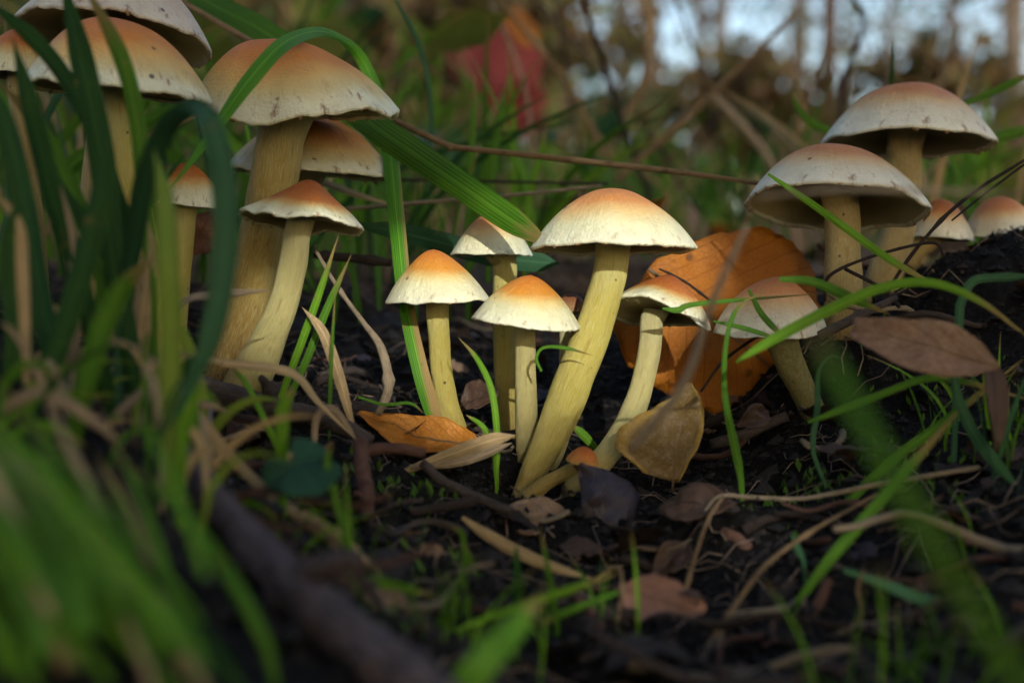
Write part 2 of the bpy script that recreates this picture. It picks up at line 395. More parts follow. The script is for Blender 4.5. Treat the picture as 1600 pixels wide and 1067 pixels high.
def stalk(name, pts, label, cat, mat, group=None, sides=8, rough=.12, nodes=0, per=6):
    p, r = px_path(pts, per)
    for i in range(nodes):
        k = int((i + .5) / nodes * len(p)); r[k] *= 1.45
    o0 = p[0].copy(); v, f, at = tube_geo([q - o0 for q in p], r, sides, rough, rnd.random() * 9)
    return tag(link(name, mesh(name, v, f, mat, {'rad': at}), loc=o0), label, cat, group)
def blade_geo(p, hw, twist=(0, 0), fold=.25, view=Vector((0, 0, 0)), th=.00016):
    n = len(p); V, Fc, A = [], [], []; r = rnd.random(); side0 = None
    for i, q in enumerate(p):
        t = (p[min(i + 1, n - 1)] - p[max(i - 1, 0)]).normalized(); vd = (q - view).normalized()
        s = t.cross(vd)
        s = s.normalized() if s.length > 1e-4 else Vector((1, 0, 0))
        if side0 is not None and s.dot(side0) < 0: s = -s
        side0 = s.copy()
        s.rotate(Matrix.Rotation(R(lerp(twist[0], twist[1], i / max(1, n - 1))), 3, t))
        nn = s.cross(t).normalized(); wd = hw[i]
        for (u, z) in ((-1, fold), (-.5, fold * .45), (0, 0), (.5, fold * .45), (1, fold)):
            V.append(q + s * u * wd + nn * z * wd); A.append((u, i / (n - 1), r))
        for (u, z) in ((-1, fold), (0, 0), (1, fold)):
            V.append(q + s * u * wd + nn * (z * wd - (th if u == 0 else th * .3))); A.append((u, i / (n - 1), r))
    for i in range(n - 1):
        a, b = i * 8, (i + 1) * 8
        for k in range(4): Fc.append((a + k, a + k + 1, b + k + 1, b + k))
        for k in (5, 6): Fc.append((a + k + 1, a + k, b + k, b + k + 1))
    return V, Fc, A
CAMP = Vector((0, 0, CAMZ))
def blade(pts, label, mat, twist=(0, 0), fold=.25, group=None, name='grass_strand', cat='grass blade', per=6):
    p, hw = px_path(pts, per, True)
    g0 = gz(p[0].x, p[0].y)                       # an upright blade runs down to its root in the soil
    if pts[0][3] > 2.4 and p[0].z - g0 > .002 and p[2].z - p[0].z > .55 * (p[2] - p[0]).length:
        dv = (p[0] - p[2]); k = min(2.0, (p[0].z - g0) / max(1e-4, -dv.z)); sx = dv.x * k * .6
        p = [Vector((p[0].x + sx, p[0].y, g0 - .002)), Vector((p[0].x + sx * .6, p[0].y, (p[0].z + g0) / 2))] + p; hw = [hw[0] * .6, hw[0] * .85] + hw
    o0 = p[0].copy()
    v, f, at = blade_geo([q - o0 for q in p], hw, twist, fold, CAMP - o0)
    return tag(link(name, mesh(name, v, f, GR[mat], {'luv': at}), loc=o0), label, cat, group)

def leaf_geo(L, wl, wr, cup=.15, bend=.1, wrinkle=.02, serr=.0, nl=18, na=5, seed=0.0, tear=0.0):
    V, Fc, A = [], [], []; m = 2 * na + 1
    for i in range(nl + 1):
        t = i / nl
        for k in range(-na, na + 1):
            u = k / na; wv = interp(wl if u < 0 else wr, t)
            e = 1 + (serr * (1 if i % 2 else -1) + tear * mn.noise(Vector((seed, t * 9, u))) if abs(k) == na else 0)
            x = u * wv * e * L; y = t * L + (abs(u) ** 1.5) * wv * L * .10
            z = cup * abs(u) ** 1.7 * wv * L + bend * L * math.sin(t * math.pi) + wrinkle * L * mn.fractal(Vector((x / L * 4 + seed, y / L * 4, seed)), 1, 2, 3)
            V.append((x, y, z)); A.append((u, t, seed % 1))
    for i in range(nl):
        for k in range(m - 1): Fc.append((i * m + k, i * m + k + 1, (i + 1) * m + k + 1, (i + 1) * m + k))
    return V, Fc, A
OVAL = [.03, .20, .29, .30, .25, .15, .02]
def solid(o, t=.0003):
    md = o.modifiers.new('thickness', 'SOLIDIFY'); md.thickness = t; md.offset = 0; return o
def leaf_px(name, base, tip, label, mat, wl=OVAL, wr=None, normal=(0, -1, .15), roll=0, petiole=0, cat='leaf', group=None, midrib=True, **kw):
    """fallen leaf from base and tip (photo px + distance); half-widths are fractions of its length"""
    B, T = P(*base), P(*tip); L = (T - B).length; ya = (T - B) / L
    nz = Vector(normal); nz = (nz - ya * nz.dot(ya)).normalized(); nz.rotate(Matrix.Rotation(R(roll), 3, ya)); xa = ya.cross(nz)
    root = empty(name, B); root.rotation_euler = Matrix((xa, ya, nz)).transposed().to_euler()
    sd = rnd.random() * 50; v, f, at = leaf_geo(L, wl, wr or wl, seed=sd, **kw)
    solid(link('leaf_blade', mesh('leaf_blade', v, f, LF[mat], {'luv': at}), root))
    na = kw.get('na', 5); m = 2 * na + 1
    if midrib:
        mid = [Vector(v[i * m + na]) for i in range(len(v) // m)]; n = len(mid)
        mid = [q + Vector((0, 0, .0001)) for q in mid]
        rr = [lerp(.012, .002, i / (n - 1)) * L for i in range(n)]
        a, b, c = tube_geo(mid, rr, 6); link('midrib', mesh('midrib', a, b, BK['stalk'] if mat not in ('black', 'dark', 'rot') else BK['stalkd'], {'rad': c}), root)
    if petiole:
        q = [Vector((0, -petiole * L * t, -.06 * L * t * t)) + Vector(v[na]) * (1 - t) for t in (0, .3, .6, 1)]
        a, b, c = tube_geo(q, [.013 * L, .012 * L, .012 * L, .016 * L], 7); link('petiole', mesh('petiole', a, b, BK['stalk'], {'rad': c}), root)
    return tag(root, label, cat, group)

# ------------------------------------------------------------------ mushrooms
def mushroom(label, cap, stem, capm='main', stemm='yellow', group=None, p=2.0, q=1.0, tilt=(0, 0), wave=.03, lifts=(), veil=0, umbo=0.0, seed=0.0, under=.18, gills=True, stretch=1.0, apex=None):
    """cap = (x, y of the rim centre, distance, radius px, height px); stem = rows base -> top of (x, y, distance, radius px)"""
    cx, cy, d, rp, hp = cap; ctr = P(cx, cy, d); Rr, H = S(rp, d), S(hp, d)
    sp = crom(stem, 7); pts = [P(a, b, e) for a, b, e, h in sp]; rads = [S(h, e) for a, b, e, h in sp]
    base = pts[0].copy(); root = empty('mushroom', base); tag(root, label, 'mushroom', group)
    up = Vector((0, 0, 1)); up.rotate(Matrix.Rotation(R(tilt[0]), 3, 'Y')); up.rotate(Matrix.Rotation(R(-tilt[1]), 3, 'X'))
    xa = (Vector((1, 0, 0)) - up * up.x).normalized(); ya = up.cross(xa)
    NA, NR = 112, 30
    if apex is None: ar = random.Random(int(seed * 10)); apex = (ar.uniform(-.09, .09), ar.uniform(-.06, .06))
    def edge(th):
        c, s = math.cos(th), math.sin(th)
        e = 1 + wave * 1.2 * mn.noise(Vector((c * 1.5 + seed, s * 1.5, seed))) + wave * .45 * mn.noise(Vector((c * 7 + seed, s * 7, seed + 3)))
        dz = wave * 1.3 * mn.noise(Vector((c * 2.2, s * 2.2, seed + 7))) + wave * .35 * mn.noise(Vector((c * 9, s * 9, seed + 9)))
        for (a, wdt, am) in lifts:
            da = (math.degrees(th) - a + 180) % 360 - 180
            dz += am * math.exp(-(da / wdt) ** 2)
        return e, dz
    def topz(r): return H * max(0, 1 - r ** p) ** q + umbo * H * math.exp(-(r / .33) ** 2)
    ez = [edge(2 * math.pi * k / NA) for k in range(NA)]
    V, Fc, A = [], [], []
    prof = [(i / NR) ** .85 for i in range(NR + 1)]
    rows = [(r, topz(r), r) for r in prof]
    rows += [(1.012, -.018 * Rr, 1.0), (1.0, -.042 * Rr, 1.0), (.975, -.040 * Rr, 1.0), (.95, -.01 * Rr, 1.0)]
    apex_z = topz(0)
    for j, (r, z, t) in enumerate(rows):
        for k in range(NA):
            th = 2 * math.pi * k / NA; c, s = math.cos(th), math.sin(th); e, dz = ez[k]
            k3 = min(1, r) ** 3; rr_ = r * (1 + (e - 1) * k3) * Rr
            bumpy = .032 * H * mn.noise(Vector((c * r * 2.4 + seed, s * r * 2.4, seed * 1.7))) * (1 if r > .02 else 0)
            zz = z + dz * Rr * k3 + bumpy
            sh = Rr * max(0, 1 - r ** 1.6)
            pt = xa * (rr_ * c + apex[0] * sh) + ya * (rr_ * s * stretch + apex[1] * sh) + up * zz
            V.append(ctr + pt - base); A.append((c, s, t))
    for j in range(len(rows) - 1):
        for k in range(NA):
            k2 = (k + 1) % NA; Fc.append((j * NA + k, (j + 1) * NA + k, (j + 1) * NA + k2, j * NA + k2))
    capo = link('cap', mesh('cap', V, Fc, CAPS[capm], {'rad': A}), root)
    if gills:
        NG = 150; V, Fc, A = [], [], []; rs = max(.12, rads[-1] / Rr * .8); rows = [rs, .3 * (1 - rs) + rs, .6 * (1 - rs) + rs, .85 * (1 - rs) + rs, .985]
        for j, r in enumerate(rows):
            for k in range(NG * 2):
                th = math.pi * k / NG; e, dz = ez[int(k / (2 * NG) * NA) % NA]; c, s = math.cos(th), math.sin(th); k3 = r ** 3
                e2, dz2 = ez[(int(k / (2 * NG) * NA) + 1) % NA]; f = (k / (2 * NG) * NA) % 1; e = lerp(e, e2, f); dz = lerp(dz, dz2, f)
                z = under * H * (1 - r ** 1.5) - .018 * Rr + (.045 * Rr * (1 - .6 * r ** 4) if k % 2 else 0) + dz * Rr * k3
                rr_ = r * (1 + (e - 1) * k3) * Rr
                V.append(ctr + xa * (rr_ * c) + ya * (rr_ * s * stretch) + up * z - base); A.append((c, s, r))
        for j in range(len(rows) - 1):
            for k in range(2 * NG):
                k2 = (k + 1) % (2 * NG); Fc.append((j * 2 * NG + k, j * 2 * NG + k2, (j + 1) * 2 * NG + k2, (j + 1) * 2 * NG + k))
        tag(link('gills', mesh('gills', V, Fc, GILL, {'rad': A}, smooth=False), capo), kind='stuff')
    # stem: runs from below the soil into the cap
    top = ctr + up * (H * .30)
    pts.append(lerp(pts[-1], top, .55)); rads.append(rads[-1] * 1.04); pts.append(top); rads.append(rads[-2] * 1.1)
    dn = (pts[0] - pts[1]).normalized(); pts.insert(0, pts[0] + (dn + Vector((0, 0, -1))).normalized() * .006); rads.insert(0, rads[0] * .9)
    v, f, at = tube_geo([x - base for x in pts], rads, 26, .07, seed, rfreq=2.0)
    link('stem', mesh('stem', v, f, STEMS[stemm], {'rad': at}), root)
    if veil:
        V, Fc = [], []; rr2 = random.Random(int(seed * 100) + 5)
        for _ in range(veil):
            th = rr2.uniform(0, 2 * math.pi); e, dz = edge(th); wd = rr2.uniform(.012, .05); ln = rr2.uniform(.012, .05) * Rr
            row = []
            for kk in range(5):
                t2 = th + (kk / 4 - .5) * wd * 2; c, s = math.cos(t2), math.sin(t2)
                e, dz = edge(t2)
                for q2 in range(2):
                    rad_ = Rr * e * (1.010 - .02 * q2); z = dz * Rr - .034 * Rr - q2 * ln * rr2.uniform(.2, 1) * math.sin((kk + .5) / 5 * math.pi)
                    row.append(ctr + xa * rad_ * c + ya * rad_ * s * stretch + up * z - base)
            b0 = len(V); V += row
            for kk in range(4): Fc.append((b0 + 2 * kk, b0 + 2 * kk + 2, b0 + 2 * kk + 3, b0 + 2 * kk + 1))
        vo = link('veil_remnant', mesh('veil_remnant', V, Fc, VEIL), capo); solid(vo, .00025); tag(vo, kind='stuff')
    return root

G1 = 'mushrooms of the middle clump'
mushroom('largest mushroom of the middle clump, wide apricot cap on thick leaning yellow stem', (960, 386, .390, 128, 88),
  [(815,776,.374,16),(836,731,.376,21),(857,691,.378,25),(880,637,.381,30),(902,580,.383,30),(930,509,.387,29),(950,440,.389,27),(956,400,.390,27)],
  'main', 'yellow', None, 2.15, 1.0, (0, 2), .028, veil=16, umbo=.05, seed=1.3, under=.10)
mushroom('slim mushroom with pointed orange cap beside the withered upright blade', (684, 468, .390, 81, 70),
  [(721,694,.398,18),(708,665,.396,20),(698,630,.394,18),(690,580,.392,17),(686,530,.391,17),(683,480,.390,18)],
  'orange', 'yellow', None, 2.0, 1.0, (-1, -2), .03, veil=8, umbo=.12, seed=2.1)
mushroom('pale cream mushroom whose cap lies under the broad green blade tip', (768, 397, .421, 65, 62),
  [(795,686,.424,15),(792,640,.423,16),(789,570,.422,17),(787,500,.421,17),(789,430,.421,19),(789,408,.421,20)],
  'main', 'yellow', None, 1.9, 1.0, (0, 0), .04, veil=8, umbo=.1, seed=3.7)
mushroom('small upright mushroom with bright orange topped cap, front of the middle clump', (823, 502, .383, 84, 66),
  [(823,712,.388,15),(823,691,.387,17),(822,635,.386,17.5),(821,580,.385,16),(820,530,.384,16.5),(820,512,.383,17)],
  'orange', 'pale', None, 2.0, 1.0, (6, -4), .04, veil=10, umbo=.1, seed=4.4)
mushroom('bent mushroom with rusty lopsided cap showing gills before the big orange leaf', (1030, 494, .396, 80, 58),
  [(900,758,.375,18),(925,735,.376,21),(948,710,.378,20),(976,672,.382,20),(991,637,.385,19.5),(1004,598,.388,18),(1015,545,.391,17.5),(1018,500,.393,18)],
  'rust', 'pale', None, 2.0, .9, (7, 5), .05, lifts=[(235, 48, .34), (340, 40, -.14), (120, 60, -.12)], veil=10, umbo=.12, seed=5.2)
mushroom('tiny deep orange mushroom button on a short lying stem at the clump foot', (911, 722, .364, 26, 25),
  [(827,776,.368,12),(850,757,.368,12),(880,740,.368,11),(903,729,.368,10)],
  'baby', 'ochre', None, 2.0, .8, (10, -6), .06, seed=6.0, gills=True)
mushroom('small dark brown mushroom half hidden behind the thickest yellow stem', (893, 486, .408, 26, 27),
  [(845,750,.394,12),(870,702,.398,13),(888,640,.402,12),(886,560,.405,12),(885,500,.407,12)],
  'dark', 'pale', None, 2.4, .8, (4, 0), .04, seed=6.6)
mushroom('pale domed mushroom tilted to show brown gills, before the taller one by the soil mound', (1308, 322, .420, 142, 92),
  [(1322,500,.420,32),(1318,460,.420,30),(1317,400,.420,28),(1316,340,.420,27)],
  'pale', 'buff', None, 2.2, .95, (6, 11), .04, veil=22, seed=7.3, under=.25, apex=(-.1, 0))
mushroom('tallest tan domed mushroom rising behind the pale tilted cap', (1418, 221, .455, 131, 90),
  [(1368,480,.452,30),(1385,420,.453,27),(1405,350,.454,27),(1413,290,.455,26),(1412,232,.455,27)],
  'pale', 'buff', None, 2.15, .95, (2, 4), .035, veil=18, seed=8.1, under=.2)
mushroom('small tan mushroom peeping out between tilted cap and black soil mound', (1468, 372, .468, 52, 60),
  [(1413,450,.468,22),(1416,420,.468,21),(1428,390,.468,19),(1448,376,.468,19)],
  'pale', 'buff', None, 2.0, .9, (4, 0), .03, seed=9.0)
mushroom('small tan mushroom cap sunk behind the crest of black soil mound', (1566, 364, .475, 60, 58),
  [(1572,430,.475,22),(1570,400,.475,22),(1568,370,.475,22)],
  'pale', 'buff', None, 2.0, .9, (-6, 0), .03, seed=9.7)
mushroom('low buff mushroom crossed by grass blades under the tilted pale cap', (1203, 516, .396, 88, 82),
  [(1270,642,.405,20),(1256,612,.403,20),(1240,580,.400,22),(1226,545,.398,24)],
  'pale', 'olive', None, 2.0, .8, (-1, -4), .04, veil=10, seed=10.4)
mushroom('biggest tan orange mushroom with frilled pale rim and green blade arching over it', (466, 176, .402, 158, 112),
  [(340,592,.402,36),(358,550,.402,36),(382,480,.402,36),(402,400,.402,35),(418,330,.402,36),(430,270,.402,38),(438,215,.402,38)],
  'tan', 'ochre', None, 2.3, .95, (1, -4), .07, lifts=[(185, 40, .14), (0, 30, .05), (250, 40, -.12)], veil=10, seed=11.2, apex=(-.24, 0))
mushroom('rust topped mushroom with cracked pale rim on curved stem, below the biggest tan cap', (471, 350, .380, 95, 56),
  [(370,618,.386,30),(392,585,.385,32),(415,540,.384,28),(441,480,.382,23),(457,420,.381,22),(463,372,.380,21)],
  'rust', 'pale', None, 1.8, 1.0, (6, 3), .08, lifts=[(200, 40, .08), (290, 30, .07)], veil=14, umbo=.25, seed=12.5)
mushroom('spotted buff mushroom tucked behind the frilled tan cap', (488, 268, .440, 136, 96),
  [(395,535,.440,34),(410,480,.440,32),(428,400,.440,31),(450,330,.440,32),(470,285,.440,32)],
  'tan', 'pale', None, 1.6, 1.0, (3, -2), .04, veil=10, seed=13.1)
mushroom('wide orange mushroom standing among dark upright grass blades', (186, 140, .372, 142, 108),
  [(243,585,.376,34),(238,500,.375,32),(222,400,.374,30),(205,300,.373,29),(194,200,.372,28)],
  'tan', 'yellow', None, 2.2, .95, (6, -3), .045, lifts=[(180, 40, -.05)], veil=8, seed=14.9)
mushroom('grey buff mushroom with dark gills overhanging the wide orange cap', (178, 58, .405, 152, 104),
  [(150,600,.402,32),(150,450,.404,32),(158,300,.405,30),(168,180,.405,30),(175,90,.405,30)],
  'lilac', 'buff', None, 1.9, .95, (5, 8), .05, veil=10, seed=15.3)
mushroom('reddish mushroom cap lost in grass beside the grey buff cap', (30, 118, .40, 62, 72),
  [(60,560,.392,24),(50,400,.395,22),(40,260,.398,20),(34,150,.40,20)],
  'rust', 'buff', None, 2.0, .9, (4, 0), .04, seed=16.6)
mushroom('small brown capped mushroom between green blade and biggest stem', (292, 322, .378, 55, 66),
  [(268,585,.380,22),(272,500,.380,20),(280,420,.379,19),(288,345,.378,18)],
  'rust', 'yellow', None, 2.0, .85, (3, 0), .04, seed=17.2)

# ------------------------------------------------------------------ grass blades that stand out
blade([(265,-40,.50,14),(330,6,.485,18),(430,62,.465,20),(560,178,.44,22),(640,236,.425,23),(720,290,.405,22),(790,338,.393,21),(838,370,.386,15),(846,378,.385,6)],
      'broad green blade slanting down onto the largest apricot cap', 'mid', (0, 8), .18)
blade([(688,680,.392,10),(672,630,.390,13),(655,570,.390,13),(634,470,.396,12),(620,340,.410,13),(606,210,.438,13),(585,135,.448,11),(560,85,.445,9),(528,58,.425,6),(490,50,.400,9),(440,70,.366,13),(390,124,.355,14),(345,187,.350,13),(300,250,.345,11),(262,300,.34,7)],
      'long withered-base blade rising past the slim stem and arching over the frilled tan cap', 'two', (0, 30), .3)
blade([(560,352,.452,4),(620,362,.45,14),(700,382,.447,17),(780,402,.445,17),(845,410,.444,16),(876,412,.444,5)],
      'dark blue green blade lying level behind the pale cream mushroom', 'blue', (10, 10), .15)
blade([(195,470,.30,12),(210,380,.29,15),(226,285,.28,17),(258,205,.27,17),(298,170,.258,15),(330,196,.252,18),(350,290,.25,20),(350,410,.25,20),(328,530,.25,18),(285,625,.25,13),(248,692,.25,6)],
      'blurred arched blue green blade hanging before the biggest stem', 'blue', (20, -10), .2)
blade([(262,640,.25,16),(268,520,.25,19),(262,400,.25,19),(258,300,.255,14),(240,235,.26,6)], 'blurred yellow green blade upright before the wide orange mushroom stem', 'yel', (0, 30), .2)
DK = 'dark grass blades crowding the wide orange mushroom'
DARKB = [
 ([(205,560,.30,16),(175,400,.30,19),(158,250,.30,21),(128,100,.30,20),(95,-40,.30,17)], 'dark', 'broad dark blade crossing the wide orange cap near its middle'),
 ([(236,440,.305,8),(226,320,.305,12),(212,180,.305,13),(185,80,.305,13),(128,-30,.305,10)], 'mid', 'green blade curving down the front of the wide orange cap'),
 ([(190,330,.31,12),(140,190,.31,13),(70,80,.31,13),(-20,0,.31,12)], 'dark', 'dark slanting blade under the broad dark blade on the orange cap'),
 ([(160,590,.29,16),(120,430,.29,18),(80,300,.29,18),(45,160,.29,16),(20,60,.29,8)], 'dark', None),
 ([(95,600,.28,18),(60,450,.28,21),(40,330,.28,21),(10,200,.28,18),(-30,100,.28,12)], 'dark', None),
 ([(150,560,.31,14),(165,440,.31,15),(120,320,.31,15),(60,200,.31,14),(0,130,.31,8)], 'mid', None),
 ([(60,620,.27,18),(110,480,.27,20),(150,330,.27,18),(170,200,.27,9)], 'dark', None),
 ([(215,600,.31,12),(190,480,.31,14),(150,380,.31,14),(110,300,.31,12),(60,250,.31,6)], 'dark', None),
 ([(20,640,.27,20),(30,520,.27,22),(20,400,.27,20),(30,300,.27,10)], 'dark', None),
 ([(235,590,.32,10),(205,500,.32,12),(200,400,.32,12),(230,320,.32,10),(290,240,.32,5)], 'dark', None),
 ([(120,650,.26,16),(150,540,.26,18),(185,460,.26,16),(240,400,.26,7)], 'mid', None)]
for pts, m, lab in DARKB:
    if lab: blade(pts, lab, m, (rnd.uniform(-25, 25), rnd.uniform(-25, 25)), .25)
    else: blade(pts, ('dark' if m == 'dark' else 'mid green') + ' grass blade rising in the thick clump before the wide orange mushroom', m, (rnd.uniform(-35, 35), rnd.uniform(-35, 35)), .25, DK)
BL = [
 ([(668,300,.50,2),(674,200,.50,3.5),(668,120,.50,4),(648,55,.50,4),(605,-20,.50,4)], 'blue', 'thin blue green blade curving up between tan cap and red leaves'),
 ([(733,300,.55,6),(738,220,.55,6),(744,110,.55,2)], 'mid', 'short upright green blade behind the bent straw stalk'),
 ([(765,300,.58,7),(775,220,.58,7),(800,95,.58,2)], 'mid', 'leaning green blade beneath the red leaves'),
 ([(825,310,.57,5),(840,260,.57,5),(855,195,.57,1.5)], 'lit', 'low light green blade rising just over the straw stalk'),
 ([(1158,748,.352,5),(1150,705,.352,7),(1133,620,.352,5),(1134,540,.352,4),(1152,482,.354,3.5),(1200,452,.358,3)], 'mid', 'thin bowed blade hanging in front of the orange leaf'),
 ([(1150,566,.33,2),(1200,535,.33,8),(1280,492,.33,9),(1370,452,.33,8),(1450,441,.33,7),(1530,470,.33,6),(1610,530,.33,6)], 'lit', 'long green blade arching over the low buff cap and brown oval leaf'),
 ([(1218,436,.345,4),(1270,440,.345,7),(1330,466,.345,8),(1392,492,.345,3)], 'mid', 'short broad blade just over the low buff cap'),
 ([(1500,476,.35,7),(1520,440,.35,7),(1560,434,.35,7),(1620,432,.35,7)], 'blue', 'sharply bent blade above the brown oval leaf'),
 ([(1262,660,.34,2),(1310,642,.34,6),(1380,615,.34,6),(1445,592,.34,6),(1500,595,.34,6),(1610,625,.34,6)], 'mid', 'straight green blade sloping under the brown oval leaf'),
 ([(1288,754,.35,3),(1270,700,.35,4),(1277,640,.35,5),(1279,580,.35,3),(1300,556,.35,2),(1316,562,.35,1)], 'blue', 'hooked slender blade beside the blurred wide blade'),
 ([(1490,585,.33,6),(1500,630,.33,8),(1530,690,.33,10),(1600,775,.33,11)], 'blue', 'blue green blade dropping down the dark soil under the brown oval leaf'),
 ([(1300,820,.34,3),(1330,780,.34,7),(1400,715,.34,8),(1480,655,.34,7),(1600,560,.34,5)], 'mid', 'long blade running up across the bare soil to the brown oval leaf'),
 ([(1250,935,.30,6),(1300,870,.30,9),(1360,800,.30,9),(1420,730,.30,8),(1500,640,.30,6)], 'mid', 'straight green blade leaning over the pale lying stalks'),
 ([(1318,890,.29,4),(1380,912,.29,8),(1460,940,.29,10),(1540,925,.29,11),(1610,870,.29,11)], 'blue', 'sagging green blade curving low over the darkest soil'),
 ([(1255,875,.31,4),(1245,855,.31,6),(1237,832,.31,2)], 'blue', 'stubby green blade tip beside the knobbly dark twig'),
 ([(1200,272,.385,2),(1250,306,.382,5),(1310,348,.38,6),(1390,405,.38,6),(1470,450,.38,5)], 'lit', 'thin green blade slanting across the tilted pale cap'),
 ([(1500,165,.52,3),(1550,145,.52,6),(1620,112,.52,6)], 'mid', 'green blade touching the tallest tan dome from behind'),
 ([(1535,218,.52,6),(1570,212,.52,9),(1620,198,.52,9)], 'mid', 'wide green blade beside the rim of the tallest tan dome'),
 ([(1296,205,.56,7),(1265,190,.56,6),(1245,165,.56,4),(1236,138,.56,2)], 'mid', 'short curved blade next to the tallest tan dome'),
 ([(1392,150,.52,3),(1394,110,.52,3),(1397,62,.52,1)], 'dark', 'needle thin blade sticking up behind the tallest tan dome'),
 ([(776,745,.365,3),(777,680,.365,5),(768,610,.366,5),(746,562,.368,4),(716,527,.37,2)], 'lit', 'bowed green blade between the slim stem and the pale cream stem'),
 ([(770,690,.372,5),(752,664,.372,4),(728,648,.372,2)], 'lit', 'short green blade tip beside the dry brown strap'),
 ([(930,700,.41,5),(912,680,.41,7),(892,662,.41,3)], 'lit', 'tiny green blade showing between thick stem and bent stem'),
 ([(846,580,.372,2),(838,560,.372,2.5),(850,543,.372,2.5),(885,544,.371,3),(928,556,.371,1.5)], 'mid', 'curling hair thin blade touching the thickest yellow stem'),
 ([(440,618,.37,5),(462,560,.37,6),(495,470,.37,6),(530,365,.37,2)], 'lit', 'straight green blade right beside the curved rust topped stem'),
 ([(452,622,.375,5),(480,560,.375,6),(512,480,.375,6),(550,395,.375,2)], 'mid', 'second green blade leaning past the curved rust topped stem'),
 ([(515,645,.36,3),(518,560,.36,3),(524,455,.36,1)], 'mid', 'hair thin upright blade over the dark mossy twig'),
 ([(450,735,.33,5),(418,665,.33,5),(385,600,.335,4),(350,560,.34,3)], 'lit', 'thin green blade leaning above the deep green clover'),
 ([(440,690,.285,10),(442,640,.285,11),(458,605,.285,5)], 'lit', 'short blurred blade before the mossy dark twig'),
 ([(1035,482,.372,1.5),(1060,484,.372,5),(1095,474,.372,4),(1290,458,.372,2)], 'mid', 'thin blade laid flat across the lopsided rusty cap'),
 ([(1115,502,.37,1.5),(1160,512,.37,4),(1220,530,.37,3)], 'mid', 'small blade laid flat on the low buff cap'),
 ([(1170,452,.372,2),(1190,490,.372,5),(1225,528,.372,5)], 'mid', 'slanting blade pressed on the low buff cap'),
 ([(710,985,.27,3),(780,958,.27,6),(870,928,.27,7),(968,894,.27,3)], 'lit', 'bright green blade lying toward the pinkish leaf'),
 ([(965,925,.28,3),(900,950,.28,6),(840,975,.28,6)], 'mid', 'green blade lying below the bright one toward the pinkish leaf'),
 ([(735,930,.30,5),(727,880,.30,5),(722,835,.30,4),(705,822,.30,2)], 'mid', 'bent green sprout before the pale withered strap'),
 ([(752,935,.30,5),(740,890,.30,4),(728,850,.30,2)], 'mid', 'short green sprout under the bent sprout'),
 ([(868,960,.285,6),(858,900,.285,5),(843,820,.285,2)], 'mid', 'upright green sprout crossing the pale withered strap'),
 ([(806,930,.285,6),(808,890,.285,6),(806,850,.285,3)], 'dark', 'dim green sprout beside the upright one on the strap'),
 ([(560,620,.37,2),(600,632,.37,2.5),(640,630,.37,2.5),(662,645,.37,1.5)], 'mid', 'thin arching blade over the amber curled leaf'),
 ([(500,880,.26,7),(560,905,.26,8),(620,915,.26,7),(690,935,.26,3)], 'lit', 'soft green blade trailing right of the leaning log'),
 ([(540,830,.27,6),(525,780,.27,7),(512,720,.27,5),(520,690,.27,2)], 'mid', 'green shoot standing before the reddish upright twig'),
 ([(480,1020,.24,12),(470,950,.24,12),(440,860,.24,8)], 'lit', 'blurred green shoot leaning over the log'),
]
for pts, m, lab in BL: blade(pts, lab, m, (rnd.uniform(-12, 12), rnd.uniform(-20, 20)), .25)
# wide out-of-focus blades close to the lens
blade([(1620,1110,.130,14),(1520,950,.13,15),(1430,800,.13,16),(1350,660,.135,15),(1295,560,.14,13),(1262,490,.145,6)], 'wide blurred green blade leaning over the bare soil', 'mid', (0, 20), .2)
blade([(700,1110,.20,26),(760,1030,.20,26),(810,975,.205,20),(850,930,.21,8)], 'wide blurred green blade poking up beneath the pinkish leaf', 'mid', (0, 20), .2)
CN = {'mid': 'green', 'lit': 'light green', 'yel': 'yellow green', 'dark': 'dark green', 'dry': 'dry tan', 'dryg': 'dry grey', 'blue': 'blue green', 'two': 'green'}
FG = 'wide blurred blades in front of the leaning log'
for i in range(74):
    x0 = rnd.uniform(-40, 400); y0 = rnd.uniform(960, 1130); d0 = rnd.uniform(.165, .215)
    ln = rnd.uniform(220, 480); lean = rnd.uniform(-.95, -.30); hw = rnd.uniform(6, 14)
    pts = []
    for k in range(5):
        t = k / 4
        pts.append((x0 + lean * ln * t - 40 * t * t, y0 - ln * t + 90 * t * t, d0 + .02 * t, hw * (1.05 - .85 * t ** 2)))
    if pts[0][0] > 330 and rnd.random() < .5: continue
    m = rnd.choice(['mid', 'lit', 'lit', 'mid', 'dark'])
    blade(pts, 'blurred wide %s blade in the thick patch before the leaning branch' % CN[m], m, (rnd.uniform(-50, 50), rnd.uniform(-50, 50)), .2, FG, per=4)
for i in range(100):
    x0 = rnd.uniform(-60, 330); y0 = rnd.uniform(900, 1120); d0 = rnd.uniform(.155, .20); ln = rnd.uniform(220, 470); lean = rnd.uniform(-.75, -.15); hw = rnd.uniform(6, 13)
    pts = [(x0 + lean * ln * t - 30 * t * t, y0 - ln * t + 60 * t * t, d0 + .03 * t, hw * (1.05 - .85 * t ** 2)) for t in (0, .25, .5, .75, 1)]
    m = rnd.choice(['lit', 'lit', 'mid', 'lit', 'dry'])
    blade(pts, 'very soft narrow %s blade leaning at the near foot of the bank' % CN[m], m, (rnd.uniform(-40, 40), rnd.uniform(-40, 40)), .2, 'soft blades at the near foot of the bank', per=4)
FG2 = 'green and dry blades matted on the bank under the wide orange mushroom'
